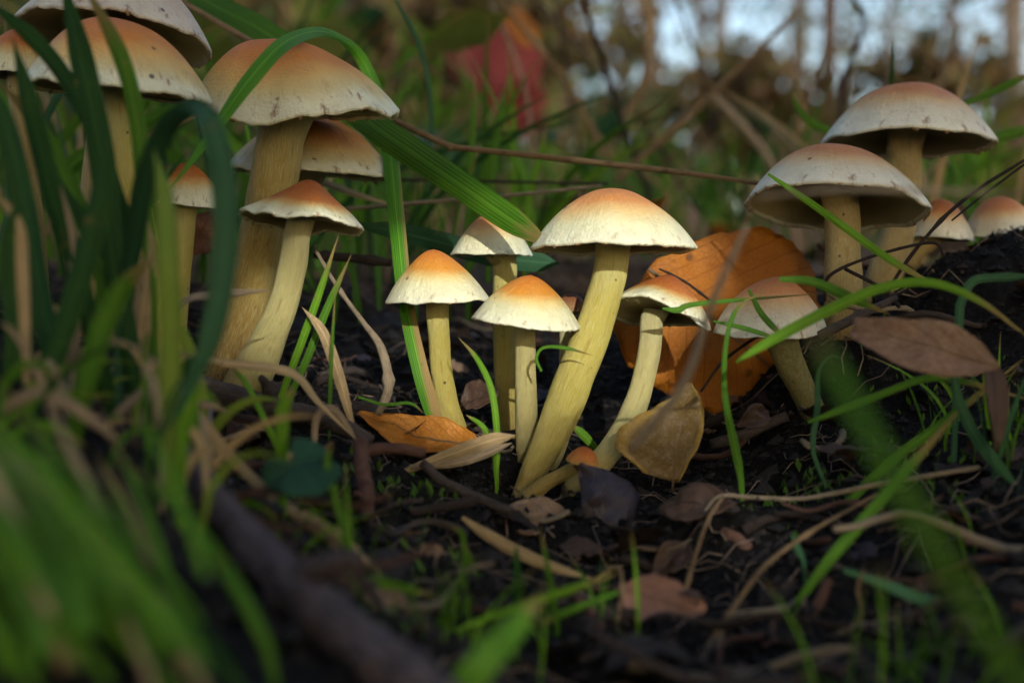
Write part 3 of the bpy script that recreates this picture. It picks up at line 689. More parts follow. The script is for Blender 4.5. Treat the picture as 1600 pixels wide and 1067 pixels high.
for i in range(70):
    x0 = rnd.uniform(-30, 330); y0 = rnd.uniform(600, 860); d0 = rnd.uniform(.24, .31)
    ln = rnd.uniform(110, 260); lean = rnd.uniform(-.7, .9); hw = rnd.uniform(4, 10)
    pts = [(x0 + lean * ln * t + 30 * t * t, y0 - ln * t + 130 * t * t, d0, hw * (1.05 - .9 * t ** 2)) for t in (0, .25, .5, .75, 1)]
    m = rnd.choice(['mid', 'dark', 'lit', 'dry', 'dryg', 'yel', 'mid'])
    blade(pts, 'narrow %s blade tangled on the bank under the wide orange mushroom' % CN[m], m, (rnd.uniform(-50, 50), rnd.uniform(-50, 50)), .2, FG2, per=4)
DRY = [
 ([(80,480,.30,6),(150,515,.30,9),(220,560,.30,10),(300,640,.30,9),(380,735,.30,9),(480,820,.29,8),(560,880,.28,5)], 'dry', 'long dry blade running down the bank over the lilac twig'),
 ([(215,540,.305,18),(225,470,.305,20),(232,400,.305,14),(232,345,.305,4)], 'dry', 'folded pale dry blade beside the wide orange mushroom stem'),
 ([(110,590,.29,8),(118,480,.29,10),(112,380,.29,9),(95,290,.29,5)], 'dryg', 'upright dry blade among the dark grass clump'),
 ([(40,520,.27,8),(35,420,.27,10),(28,350,.27,8),(-10,300,.27,5)], 'dry', 'bent dry blade at the rim of the dark grass clump'),
 ([(205,560,.335,4),(260,545,.335,5),(340,565,.335,6),(430,575,.34,8),(468,590,.34,7),(500,630,.34,6),(560,690,.345,4)], 'dry', 'dry blade lying across the foot of the curved rust topped stem'),
 ([(265,520,.33,3),(290,470,.33,5),(350,460,.34,7),(428,453,.345,2)], 'dryg', 'dry curled blade tip crossing the biggest stem'),
 ([(548,655,.365,5),(530,590,.365,9),(505,520,.366,8),(472,480,.367,3)], 'dry', 'dry brown blade leaning by the mossy dark twig'),
 ([(490,700,.345,5),(496,650,.345,6),(520,640,.345,7),(545,670,.345,4),(560,700,.345,3)], 'dryg', 'kinked dry blade hooked over the mossy dark twig'),
 ([(620,740,.36,3),(690,715,.36,9),(760,690,.36,11),(806,680,.362,8)], 'dry', 'brown dry strap resting by the amber curled leaf'),
 ([(640,730,.358,4),(720,722,.358,7),(800,692,.36,8)], 'dryg', 'second dry strap lying under the brown strap'),
 ([(722,808,.325,3),(760,835,.322,9),(815,865,.318,10),(870,888,.315,8),(930,905,.312,3)], 'dry', 'pale withered strap lying on soil below the middle clump'),
 ([(0,640,.25,8),(60,615,.25,12),(120,640,.25,10),(200,700,.25,8)], 'dryg', 'blurred grey dry blade matted low on the bank'),
 ([(180,470,.31,7),(240,555,.31,9),(300,660,.31,9)], 'dryg', 'grey dry blade sliding down the bank'),
 ([(470,690,.30,4),(420,770,.295,8),(520,830,.285,9),(600,900,.28,5)], 'dry', 'dry blade bent flat beyond the log'),
 ([(395,150,.47,3),(440,250,.47,5),(520,290,.47,6),(640,330,.47,3)], 'dry', 'dry blade slanting behind the spotted buff cap'),
]
for pts, m, lab in DRY: blade(pts, lab, m, (rnd.uniform(-20, 20), rnd.uniform(-40, 40)), .3)

# ------------------------------------------------------------------ stalks and twigs
stalk('dry_stalk', [(262,-10,.47,5),(330,30,.465,5),(450,98,.455,5.5),(605,182,.445,5),(700,228,.44,5.5),(704,230,.44,7),(712,231,.44,5),(830,243,.437,5),(1000,262,.434,5),(1090,273,.434,4.5),(1185,287,.434,3.5)], 'long bent straw stalk crossing from frilled tan cap to tilted pale cap', 'stalk', BK['stalk'])
STK = [
 ([(500,330,.47,3.5),(640,318,.475,3.5),(800,305,.48,3),(940,290,.485,2.5)], 'stalkp', 'thin pale stalk lying level behind the broad green blade'),
 ([(600,280,.52,2.5),(780,284,.52,2.5),(950,287,.52,2.5)], 'stalkd', 'thin grey stalk lying under the straw stalk'),
 ([(960,285,.75,5),(1010,240,.75,5),(1110,150,.75,4.5),(1250,15,.75,4)], 'stalk', 'blurred straw stalk slanting up toward the bright sky gaps'),
 ([(985,705,.262,5),(1040,640,.26,7),(1078,580,.26,7),(1110,480,.26,6),(1150,390,.26,5),(1170,350,.26,3)], 'stalkp', 'blurred pale stalk leaning in front of the olive gold leaf'),
 ([(1180,308,.24,3),(1300,297,.24,4),(1420,297,.24,4),(1620,303,.24,4)], 'stalkp', 'blurred pale stalk stretched level across the tilted pale cap'),
 ([(1288,470,.40,3),(1295,432,.395,3),(1350,405,.395,2.5),(1420,385,.395,2.5),(1462,380,.395,2.5),(1475,402,.395,2)], 'stalkd', 'wiry dark twig bent before the buff stem of the tilted cap'),
 ([(1380,470,.40,2.5),(1412,415,.40,3),(1470,345,.40,3),(1530,295,.40,3),(1610,245,.40,2.5)], 'stalkd', 'wiry black stem rising beside the black soil mound'),
 ([(1487,345,.40,1.5),(1530,310,.40,2),(1610,250,.40,2)], 'stalkd', 'second wiry black stem touching the first by the mound'),
 ([(1278,525,.385,7),(1320,505,.385,8),(1360,485,.386,7),(1400,465,.39,5)], 'dark', 'short dark twig resting beside the low buff cap'),
 ([(1320,420,.40,3),(1380,452,.395,3),(1405,480,.39,3)], 'stalkd', 'short wiry twig crossing before the buff stem'),
 ([(1100,800,.335,2.5),(1125,775,.335,3),(1180,777,.335,3.5),(1260,778,.335,3.5),(1380,755,.335,4),(1530,730,.335,4)], 'stalkp', 'pale lying stalk stretched over the bare soil'),
 ([(1062,960,.31,3),(1080,890,.315,3.5),(1105,815,.325,3.5),(1130,775,.335,3)], 'stalk', 'thin straw stalk rising from the pinkish leaf'),
 ([(1095,1025,.285,4),(1140,960,.29,4),(1190,890,.30,4),(1260,835,.31,3.5),(1370,772,.325,2.5)], 'stalk', 'straw stalk slanting up the bare soil over the knobbly twig'),
 ([(1300,1000,.29,3),(1345,965,.29,3),(1340,920,.29,3),(1350,890,.29,2)], 'stalk', 'short kinked straw stem near the lying dark twig'),
 ([(930,905,.30,2),(965,885,.30,3),(972,920,.295,3.5),(965,980,.29,3),(985,1025,.285,2.5)], 'stalk', 'looped straw stem beside the pinkish leaf'),
 ([(1500,1000,.27,5),(1560,970,.27,6),(1620,960,.27,6)], 'stalk', 'short thick straw piece lying under the sagging blade'),
 ([(590,648,.375,6),(607,605,.375,8),(596,545,.377,7),(565,500,.38,4),(525,445,.385,3.5),(490,385,.39,3)], 'stalkp', 'kinked pale stalk standing by the withered upright blade'),
 ([(490,398,.45,6),(540,402,.45,7.5),(612,410,.45,6.5)], 'dark', 'short dark bark twig behind the curved rust topped stem'),
 ([(1095,612,.40,2),(1135,560,.40,2.5),(1210,510,.395,2.5),(1270,480,.392,2)], 'stalkd', 'wiry black stem across the orange leaf toward the low cap'),
 ([(1030,420,.42,1.5),(1070,440,.42,2),(1110,470,.42,2)], 'stalkd', 'thread of black stem lying on the orange leaf top'),
 ([(1000,910,.33,1.5),(1060,860,.335,2),(1105,800,.34,2)], 'stalkd', 'thin dark root lying behind the straw stalk'),
 ([(970,190,.9,6),(1005,130,.9,6),(1018,20,.9,5)], 'stalk', 'blurred brown stem rising right of the red leaves'),
 ([(1230,320,.85,6),(1195,240,.85,7),(1130,165,.85,7),(1115,150,.85,5)], 'stalkp', 'blurred pale stem fallen behind the tilted pale cap'),
 ([(845,330,.8,3.5),(832,210,.8,3.5),(812,110,.8,3),(765,0,.8,3)], 'stalkp', 'blurred pale stem passing before the red leaves'),
 ([(985,300,.8,4),(930,210,.8,5),(870,110,.8,4),(780,0,.8,4)], 'stalk', 'blurred straw stem sloping through the red leaves'),
 ([(600,260,.75,3),(605,170,.75,3),(612,70,.75,3),(640,-10,.75,3)], 'stalk', 'blurred brown stem over the right shoulder of the tan cap'),
 ([(575,102,.8,4),(660,103,.8,4),(690,120,.8,3)], 'stalk', 'blurred level stem left of the red leaves'),
 ([(1315,210,.9,5),(1320,120,.9,5),(1350,40,.9,4),(1330,-10,.9,4)], 'stalkd', 'blurred dark stem standing beyond the tallest dome'),
]
for pts, m, lab in STK: stalk('dry_stalk' if m != 'dark' else 'twig', pts, lab, 'stalk' if m != 'dark' else 'twig', BK[m], sides=7, per=5, nodes=rnd.choice([0, 1, 2]))
def twig(pts, label, m, stubs=()):
    root = empty('twig', P(*pts[0][:3])); p, r = px_path(pts, 7); o0 = p[0].copy()
    v, f, at = tube_geo([q - o0 for q in p], r, 14, .22, rnd.random() * 9, rfreq=6); link('shoot', mesh('shoot', v, f, BK[m], {'rad': at}), root)
    for st in stubs:
        q, rr_ = px_path(st, 4); v, f, at = tube_geo([x - o0 for x in q], rr_, 9, .2, rnd.random() * 9); link('side_stub', mesh('side_stub', v, f, BK[m], {'rad': at}), root)
    return tag(root, label, 'twig')
twig([(300,596,.36,15),(380,622,.358,16),(450,642,.356,16),(510,655,.354,15),(580,690,.352,11)], 'thick mossy dark twig lying before the curved rust topped stem', 'dark', [[(420,630,.356,8),(415,600,.352,7),(408,590,.35,6)]])
twig([(322,640,.335,11),(318,670,.333,14),(320,705,.331,14),(316,745,.329,13),(322,790,.327,12)], 'lilac grey upright twig at the end of the mossy dark twig', 'lilac', [[(318,690,.331,8),(332,678,.327,6)]])
twig([(563,690,.335,12),(566,730,.33,12),(572,770,.325,13),(570,820,.32,13),(568,880,.31,12)], 'reddish brown twig pointing down the soil below the amber curled leaf', 'red', [[(566,705,.334,10),(610,700,.336,9),(664,708,.338,8)], [(570,780,.325,7),(556,770,.32,5)]])
twig([(660,722,.352,7),(690,750,.35,8),(740,775,.347,8),(800,800,.343,7)], 'dark thin twig sloping down to the tan leaf at the clump foot', 'dark')
twig([(1128,828,.335,6),(1150,840,.333,9),(1185,868,.33,10),(1240,880,.328,7),(1300,884,.326,8),(1325,882,.325,5)], 'knobbly dark twig lying on bare soil beside the stubby blade', 'red', [[(1190,870,.33,7),(1182,885,.327,5)]])
twig([(1295,905,.30,9),(1280,940,.298,9),(1260,985,.295,8),(1245,1030,.29,7)], 'dim brown twig stuck in soil below the knobbly dark twig', 'red')
twig([(640,800,.322,6),(700,790,.325,7),(745,782,.328,8)], 'charred short twig before the tan leaf at the clump foot', 'stalkd')
twig([(1110,695,.40,9),(1160,680,.40,9),(1230,650,.40,8)], 'dark twig lying under the big orange leaf', 'dark')
lg = empty('log', P(300, 700, .265)); pts = [(270,690,.285,20),(330,775,.262,24),(400,860,.24,32),(490,950,.222,40),(600,1040,.208,46),(700,1120,.198,48)]
p, r = px_path(pts, 10); o0 = p[0].copy(); lg.location = o0
v, f, at = tube_geo([q - o0 for q in p], r, 40, .34, 3.3, rfreq=9); link('trunk', mesh('trunk', v, f, BK['log'], {'rad': at}), lg)
q, rr_ = px_path([(470,900,.226,20),(520,880,.222,18),(560,872,.22,12)], 5); v, f, at = tube_geo([x - o0 for x in q], rr_, 14, .2, 4.4); link('broken_limb', mesh('broken_limb', v, f, BK['log'], {'rad': at}), lg)
tag(lg, 'blurred dark fallen branch leaning down the bank before the reddish twig', 'branch')

# ------------------------------------------------------------------ fallen leaves one can pick out
leaf_px('fallen_leaf', (1012,420,.425), (1240,604,.44), 'big orange leaf standing behind the bent mushroom', 'orange',
  wl=[.07, .38, .56, .59, .55, .41, .06], wr=[.34, .44, .44, .42, .38, .34, .10], normal=(-.1, -1, .25), cup=-.10, bend=.03, wrinkle=.03, serr=.008, nl=30, na=9)
leaf_px('fallen_leaf', (1052,752,.366), (1078,598,.372), 'olive gold veined leaf upright beside the bent stem', 'olive',
  wl=[.30, .62, .60, .46, .28, .12, .02], wr=[.06, .12, .20, .22, .20, .14, .02], normal=(-.25, -1, .2), cup=.22, bend=.05, wrinkle=.03, petiole=.09, nl=26, na=8)
leaf_px('fallen_leaf', (1560,575,.315), (1332,512,.325), 'brown oval leaf resting on grass above the bare soil', 'brown', wl=[.02, .15, .21, .22, .19, .13, .06], wr=[.02, .14, .19, .18, .13, .10, .07], normal=(.05, -1, .35), cup=.25, bend=.05, wrinkle=.04, nl=22, na=6)
leaf_px('fallen_leaf', (1545,560,.33), (1556,705,.325), 'narrow reddish leaf hanging below the brown oval leaf', 'rot', wl=[.05, .12, .14, .13, .1, .06, .02], normal=(.3, -1, .1), cup=.4, bend=.06)
leaf_px('fallen_leaf', (752,700,.372), (560,646,.378), 'amber curled leaf under the slim mushroom', 'amber', wl=[.03, .12, .20, .25, .20, .12, .03], wr=[.03, .13, .16, .13, .10, .07, .02], normal=(.1, -.75, .7), cup=.35, bend=-.03, wrinkle=.07, nl=26, na=7)
leaf_px('fallen_leaf', (905,832,.348), (778,806,.352), 'tan leaf lying flat at the foot of the middle clump', 'tan', wl=[.1, .3, .36, .36, .3, .2, .05], wr=[.1, .25, .30, .33, .28, .2, .04], normal=(0, -.6, .8), cup=.15, wrinkle=.06, nl=22, na=7)
leaf_px('fallen_leaf', (945,872,.346), (906,724,.352), 'crumpled purple black leaf at the foot of the bent stem', 'black', wl=[.05, .14, .16, .14, .08, .04, .01], wr=[.10, .35, .48, .55, .50, .28, .02], normal=(.15, -1, .35), cup=-.35, bend=.10, wrinkle=.10, nl=26, na=8)
leaf_px('fallen_leaf', (965,918,.300), (1098,962,.295), 'pinkish brown bitten leaf lying on the bare soil', 'pink', wl=[.04, .20, .28, .28, .26, .24, .12], wr=[.04, .26, .34, .33, .33, .28, .14], normal=(0, -.8, .6), cup=.10, bend=.04, wrinkle=.03, tear=.16, nl=24, na=7)
leaf_px('fallen_leaf', (720,640,.40), (775,608,.41), 'curled dark brown leaf scrap beside the slim stem', 'rot', normal=(0, -.8, .5), cup=.5, wrinkle=.1)
leaf_px('fallen_leaf', (1155,665,.37), (1200,640,.375), 'small brown crumpled leaf scrap below the big orange leaf', 'rot', normal=(.2, -.9, .3), cup=.5, wrinkle=.15)
leaf_px('fallen_leaf', (690,905,.30), (660,850,.305), 'small orange brown leaf scrap left of the pale withered strap', 'tan', normal=(.2, -.9, .4), cup=.5, wrinkle=.12)
leaf_px('fallen_leaf', (1150,790,.335), (1030,800,.345), 'dark rotting leaf behind the thin straw stalk', 'rot', normal=(0, -.7, .7), cup=.2, wrinkle=.1)
leaf_px('fallen_leaf', (300,395,.395), (332,330,.39), 'pinkish dead leaf wedged under the small brown cap', 'pink', wl=[.1, .3, .4, .42, .36, .2, .03], normal=(.1, -1, .1), cup=.3, wrinkle=.08)
leaf_px('fallen_leaf', (1080,850,.33), (1020,905,.325), 'brown leaf fragment near the pinkish bitten leaf', 'rot', normal=(0, -.7, .7), cup=.3, wrinkle=.1)
leaf_px('fallen_leaf', (640,985,.262), (540,905,.275), 'tan mouldering leaf strip right of the leaning branch', 'tan', wl=[.05, .14, .17, .16, .13, .1, .04], normal=(.2, -.6, .8), cup=.3, wrinkle=.1)

# clover with three rounded leaflets
cl = empty('clover', P(470, 800, .285)); o0 = Vector(cl.location)
q, rr_ = px_path([(470,800,.285,3),(468,760,.28,3),(464,728,.275,3)], 5); v, f, at = tube_geo([x - o0 for x in q], rr_, 7); link('stem', mesh('stem', v, f, GR['mid'], {'rad': at, 'luv': at}), cl)
for (tx, ty, td) in ((412, 752, .275), (492, 690, .28), (500, 772, .265)):
    B, T = P(464, 728, .275), P(tx, ty, td); L = (T - B).length; ya = (T - B) / L; nz = Vector((.1, -.8, .6)); nz = (nz - ya * nz.dot(ya)).normalized(); xa = ya.cross(nz)
    v, f, at = leaf_geo(L, [.05, .28, .42, .5, .5, .38, .1], [.05, .28, .42, .5, .5, .38, .1], cup=.1, bend=.05, wrinkle=.02, seed=rnd.random() * 9)
    me = mesh('leaflet', v, f, LF['clover'], {'luv': at}); o = link('leaflet', me, cl, B - o0); o.rotation_euler = Matrix((xa, ya, nz)).transposed().to_euler(); solid(o, .0002)
tag(cl, 'deep green three lobed clover below the mossy dark twig', 'clover')

# ------------------------------------------------------------------ litter on the soil
rnd.seed(12)
def scatter(n, x0, x1, d0, d1):
    out = []
    while len(out) < n:
        d = rnd.uniform(d0, d1); x = rnd.uniform(x0, x1); out.append(((x - 800) / FPX * d, d))
    return out
scraps = []
for k in range(6):
    v, f, at = leaf_geo(1, OVAL, OVAL, cup=rnd.uniform(-.5, .6), bend=rnd.uniform(-.1, .2), wrinkle=.12, nl=10, na=3, seed=k * 3.1, tear=.6)
    scraps.append([mesh('leaf_scrap', v, f, LF[m], {'luv': at}) for m in ('dark', 'dark', 'rot', 'dark', 'rot', 'tan', 'black')])
for i, (x, y) in enumerate(scatter(170, 150, 1650, .25, .60)):
    mi = rnd.randrange(7)
    o = link('leaf_scrap', rnd.choice(scraps)[mi], loc=onto(x, y, .0012)); sc = rnd.uniform(.006, .020 if mi != 5 else .011); o.scale = (sc, sc, sc)
    o.rotation_euler = (rnd.uniform(-.6, .6), rnd.uniform(-.6, .6), rnd.uniform(0, 6.3))
    tag(o, 'small %s leaf scrap lying on the bare soil' % ('dark brown', 'dark brown', 'brown rotting', 'dark brown', 'brown rotting', 'tan', 'purple black')[mi], 'leaf scrap', 'rotting leaf scraps on the soil')
v = []; f = []
tw = []
for k in range(5):
    q = [Vector((t * 1.0, .10 * math.sin(t * 5 + k), .05 * math.sin(t * 7 + k * 2))) for t in np.linspace(0, 1, 9)]
    a, b, c = tube_geo(q, [.03 * (1 - .5 * t) for t in np.linspace(0, 1, 9)], 7, .25, k); tw.append([mesh('twig_piece', a, b, BK[m], {'rad': c}) for m in ('dark', 'stalkd', 'red', 'stalkp')])
for x, y in scatter(220, 100, 1650, .23, .60):
    mi = rnd.randrange(4)
    o = link('twig_piece', rnd.choice(tw)[mi], loc=onto(x, y, .0015)); sc = rnd.uniform(.012, .045); o.scale = (sc, sc, sc)
    o.rotation_euler = (0, rnd.uniform(-.25, .25), rnd.uniform(0, 6.3)); tag(o, 'short thin %s twig piece lying on the bare soil' % ('dark grey', 'blackish', 'reddish brown', 'pale straw')[mi], 'twig', 'twig pieces on the soil')
# crumbs of soil, root fibres, moss: nobody could count them
OCT = [(1,0,0),(-1,0,0),(0,1,0),(0,-1,0),(0,0,1),(0,0,-1)]; OF = [(0,2,4),(2,1,4),(1,3,4),(3,0,4),(2,0,5),(1,2,5),(3,1,5),(0,3,5)]
V, Fc = [], []
pos = scatter(20000, 60, 1700, .20, .60); zz = gz_arr([p_[0] for p_ in pos], [p_[1] for p_ in pos])
for (x, y), z in zip(pos, zz):
    s_ = rnd.uniform(.0003, .0012) * (rnd.uniform(1.5, 3.0) if rnd.random() < .10 else 1); b0 = len(V); z += rough_z(x, y) + s_ * .3
    for (a, b, c) in OCT: V.append((x + a * s_ * rnd.uniform(.5, 1.5), y + b * s_ * rnd.uniform(.5, 1.5), z + c * s_ * rnd.uniform(.5, 1.2)))
    Fc += [tuple(b0 + i for i in t) for t in OF]
tag(link('soil_crumbs', mesh('soil_crumbs', V, Fc, CRUMB, smooth=False)), 'black crumbs of moist soil covering the bare ground', 'soil', kind='stuff')
V, Fc = [], []
for x, y in scatter(320, 100, 1650, .24, .58):
    a = rnd.uniform(0, 6.3); L = rnd.uniform(.008, .045); q = []; px_, py_ = x, y
    for k in range(8):
        q.append(onto(px_, py_, .0008 + .002 * rnd.random())); a += rnd.uniform(-.7, .7); px_ += math.cos(a) * L / 8; py_ += math.sin(a) * L / 8
    va, fa, _ = tube_geo(q, [rnd.uniform(.00010, .00022)] * 8, 4); b0 = len(V); V += va; Fc += [tuple(b0 + i for i in t) for t in fa]
tag(link('root_fibres', mesh('root_fibres', V, Fc, FIBRE)), 'fine pale root fibres strewn over the black soil', 'roots', kind='stuff')
V, Fc = [], []
for (mx, my, md, sp, n) in ((640,775,.345,.006,60),(1270,760,.352,.008,80),(520,770,.33,.010,50),(1470,580,.40,.010,60),(640,905,.285,.012,90),(450,900,.26,.012,90),(1500,720,.355,.012,60)):
    c0 = P(mx, my, md)
    for _ in range(n):
        x, y = c0.x + rnd.gauss(0, sp), c0.y + rnd.gauss(0, sp); b0 = len(V); q = onto(x, y); h = rnd.uniform(.0012, .004); a = rnd.uniform(0, 6.3); ww = h * .22
        t = q + Vector((rnd.uniform(-1, 1) * h * .6, rnd.uniform(-1, 1) * h * .6, h)); s_ = Vector((math.cos(a), math.sin(a), 0)) * ww
        V += [q, lerp(q, t, .5) - s_, t, lerp(q, t, .5) + s_]; Fc.append((b0, b0 + 1, b0 + 2, b0 + 3))
tag(link('moss', mesh('moss', V, Fc, MOSS)), 'tiny bright green moss sprigs on the dark soil', 'moss', kind='stuff')

# ------------------------------------------------------------------ plants behind the clearing
rnd.seed(33)
def arc_blade(L, w_, bend, mat):
    p = [Vector((bend * L * t * t, 0, L * (t - .25 * abs(bend) * t * t))) for t in np.linspace(0, 1, 9)]
    hw = [w_ * (.55 + .45 * math.sin(min(1, t * 2.2) * 1.57)) * (1 - t ** 2.5) + .0001 for t in np.linspace(0, 1, 9)]
    v, f, at = blade_geo(p, hw, (0, 20), .25, Vector((0, -5, .1)))
    return mesh('blade', v, f, GR[mat], {'luv': at})
PB = {m: [arc_blade(1, rnd.uniform(.010, .022), b, m) for b in (.1, .35, .6, .9)] for m in ('mid', 'lit', 'dark', 'blue', 'dry')}
PAL = {'mid': ('green', ('mid', 'mid', 'lit')), 'lit': ('light green', ('lit', 'lit', 'mid')), 'dark': ('dark green', ('dark', 'dark', 'mid')), 'blue': ('blue green', ('blue', 'mid')), 'dry': ('withered tan', ('dry', 'dry', 'mid'))}
def tuft(x, y, n, h, label, group, mats, spread=.02):
    cn, mats = PAL[rnd.choice(mats)]; label = label % cn
    root = empty('grass_tuft', onto(x, y)); tag(root, label, 'grass tuft', group)
    for _ in range(n):
        o = link('blade', rnd.choice(PB[rnd.choice(mats)]), root, (rnd.gauss(0, spread), rnd.gauss(0, spread), 0)); s_ = h * rnd.uniform(.5, 1.2)
        o.scale = (s_, s_ * rnd.uniform(.7, 1.3), s_); o.rotation_euler = (rnd.uniform(-.2, .2), rnd.uniform(-.2, .2), rnd.uniform(0, 6.3))
for x, y in scatter(46, 480, 1640, .60, 1.25):
    tuft(x, y, rnd.randint(5, 9), rnd.uniform(.05, .13), 'thin %s grass tuft on the rising ground behind the clearing', 'grass tufts behind the clearing', ('mid', 'dry', 'dark', 'dry', 'lit'))
for x, y in scatter(26, -60, 560, .48, .95):
    tuft(x, y, rnd.randint(6, 11), rnd.uniform(.08, .2), 'tall %s grass tuft behind the biggest tan mushrooms', 'tall grass tufts behind the tan mushrooms', ('mid', 'dark', 'dark', 'blue', 'dry'))
for x, y in scatter(50, -100, 1700, 1.3, 3.4):
    tuft(x, y, rnd.randint(6, 10), rnd.uniform(.12, .34) * (.65 if x > .1 * y else 1), 'blurred %s grass tuft far back on the forest floor', 'far grass tufts', ('mid', 'mid', 'lit', 'dry', 'blue'), .05)
for i in range(6):
    px_ = rnd.uniform(1450, 1640); d = rnd.uniform(.30, .37); x = (px_ - 800) / FPX * d
    tuft(x, d, rnd.randint(5, 8), rnd.uniform(.022, .04), 'fine %s grass tuft below the brown oval leaf', 'fine grass tufts below the brown oval leaf', ('mid', 'lit', 'blue'), .008)
for i in range(9):
    px_ = rnd.uniform(480, 930); d = rnd.uniform(.235, .285); x = (px_ - 800) / FPX * d
    tuft(x, d, rnd.randint(3, 6), rnd.uniform(.014, .026), 'sparse short %s grass sprouting before the pale withered strap', 'short grass before the withered strap', ('mid', 'lit'), .006)
for i in range(10):
    px_ = rnd.uniform(1250, 1620); d = rnd.uniform(.20, .25); x = (px_ - 800) / FPX * d
    tuft(x, d, rnd.randint(3, 5), rnd.uniform(.012, .024), 'blurred short %s grass at the foot of the bare soil slope', 'short grass at the slope foot', ('mid', 'lit', 'dark'), .006)
# stems standing behind
sm = [mesh('stalk_piece', *(lambda g: (g[0], g[1], BK[m], {'rad': g[2]}))(tube_geo([Vector((.06 * math.sin(t * 3 + k), .04 * math.cos(t * 4 + k), t)) for t in np.linspace(0, 1, 8)], [.006 * (1 - .5 * t) for t in np.linspace(0, 1, 8)], 6))) for k, m in enumerate(('stalk', 'stalkp', 'stalkd', 'stalk'))]
for x, y in scatter(34, 500, 1650, .65, 2.2):
    mi = rnd.randrange(4); o = link('dry_stalk', sm[mi], loc=onto(x, y, -.005)); h = rnd.uniform(.10, .35) * (.6 + .4 * y); o.scale = (h, h, h)
    o.rotation_euler = (rnd.gauss(0, .55), rnd.gauss(0, .55), rnd.uniform(0, 6.3)); tag(o, 'blurred %s dead stalk among the plants behind the clearing' % ('straw brown', 'pale', 'blackish', 'straw brown')[mi], 'stalk', 'dead stalks behind the clearing')
lm = {}
for m in ('red', 'green', 'olivegreen', 'tan', 'orange', 'brown', 'rot', 'clover'):
    lm[m] = [mesh('leaf', *(lambda g: (g[0], g[1], LF[m], {'luv': g[2]}))(leaf_geo(1, [.06, .28, .38, .38, .30, .16, .01], [.06, .28, .38, .38, .30, .16, .01], cup=rnd.uniform(-.2, .35), bend=rnd.uniform(-.08, .12), wrinkle=.05, nl=9, na=3, seed=k * 7.7, serr=.05))) for k in range(3)]
def plant(base, h, n, ls, mats, label, group=None, spread=.5, name='leafy_plant', face=0.0):
    root = empty(name, base); tag(root, label, 'plant', group); q = [Vector((rnd.gauss(0, .06) * h * i, rnd.gauss(0, .06) * h * i, h * i / 4)) for i in range(5)]
    a, b, c = tube_geo(q, [.012 * h + .0006] * 5, 6); link('stem', mesh('stem', a, b, BK['stalk'], {'rad': c}), root)
    for k in range(n):
        t = rnd.uniform(.35, 1); an = rnd.uniform(0, 6.3); rad_ = spread * h * rnd.uniform(.1, 1); q0 = interp(q, t)
        o = link('leaf', rnd.choice(lm[rnd.choice(mats)]), root, q0 + Vector((math.cos(an), math.sin(an), rnd.uniform(-.3, .4))) * rad_)
        s_ = ls * rnd.uniform(.6, 1.25); o.scale = (s_, s_, s_); o.rotation_euler = (rnd.uniform(-.7, .7) + face, rnd.uniform(-.6, .6), an - 1.57)
    return root
def gp(px_, d): x = (px_ - 800) / FPX * d; return onto(x, d)
pr = plant(gp(775, 1.35), .20, 0, .07, ('red',), 'red leaved bramble sprig behind the clearing', name='bramble_sprig')
bo = Vector(pr.location)
for (x, y, d, s_, rz, m) in ((735,112,1.35,0.084,1.2,'red'),(780,95,1.38,0.089,-.5,'red'),(715,92,1.42,0.074,.5,'red'),(835,105,1.36,0.074,-1.6,'red'),(855,128,1.33,0.054,-2.0,'red'),(800,70,1.42,0.068,.1,'orange'),(770,125,1.32,0.061,2.5,'red')):
    o = link('leaf', rnd.choice(lm[m]), pr, P(x, y, d) - bo - Vector((0, 0, s_ * .3))); o.scale = (s_, s_, s_); o.rotation_euler = (1.2, rz * .8, rnd.uniform(-.4, .4))
for x, y in scatter(34, 520, 1650, .95, 2.6):
    plant(onto(x, y), rnd.uniform(.04, .13) * (.5 + .5 * y) * (.55 if x > .06 * y else 1), rnd.randint(6, 11), rnd.uniform(.03, .055), *rnd.choice([(('green',), 'blurred low plant of plain green leaves behind the clearing'), (('green', 'olivegreen'), 'blurred low plant of green and yellowish leaves behind the clearing'), (('olivegreen', 'tan'), 'blurred low plant of yellow and tan leaves behind the clearing'), (('green', 'clover'), 'blurred low plant of deep green leaves behind the clearing'), (('tan', 'brown'), 'blurred low withered plant of brown leaves behind the clearing')]), 'low leafy plants behind the clearing', .7, face=.5)
for x, y in scatter(12, -100, 560, .8, 2.0):
    plant(onto(x, y), rnd.uniform(.12, .26) * (.5 + .5 * y), rnd.randint(7, 12), rnd.uniform(.04, .07), rnd.choice([('green', 'olivegreen'), ('green', 'clover')]), 'blurred green plant behind the biggest tan mushrooms', 'green plants behind the tan mushrooms', .6, face=.6)
for i, (x, y) in enumerate(scatter(120, 450, 1700, .56, 3.0)):
    m = rnd.choice(('tan', 'brown', 'orange', 'rot', 'brown', 'pinkish')); m = 'tan' if m == 'pinkish' else m
    o = link('fallen_leaf', rnd.choice(lm[m]), loc=onto(x, y, .004)); s_ = rnd.uniform(.025, .055); o.scale = (s_, s_, s_)
    o.rotation_euler = (rnd.uniform(-.2, 1.2), rnd.uniform(-.6, .6), rnd.uniform(0, 6.3)); tag(o, 'blurred %s leaf fallen on the forest floor behind the clearing' % {'tan': 'tan', 'brown': 'greyish brown', 'orange': 'orange', 'rot': 'dark rotting'}[m], 'leaf', 'fallen leaves behind the clearing')

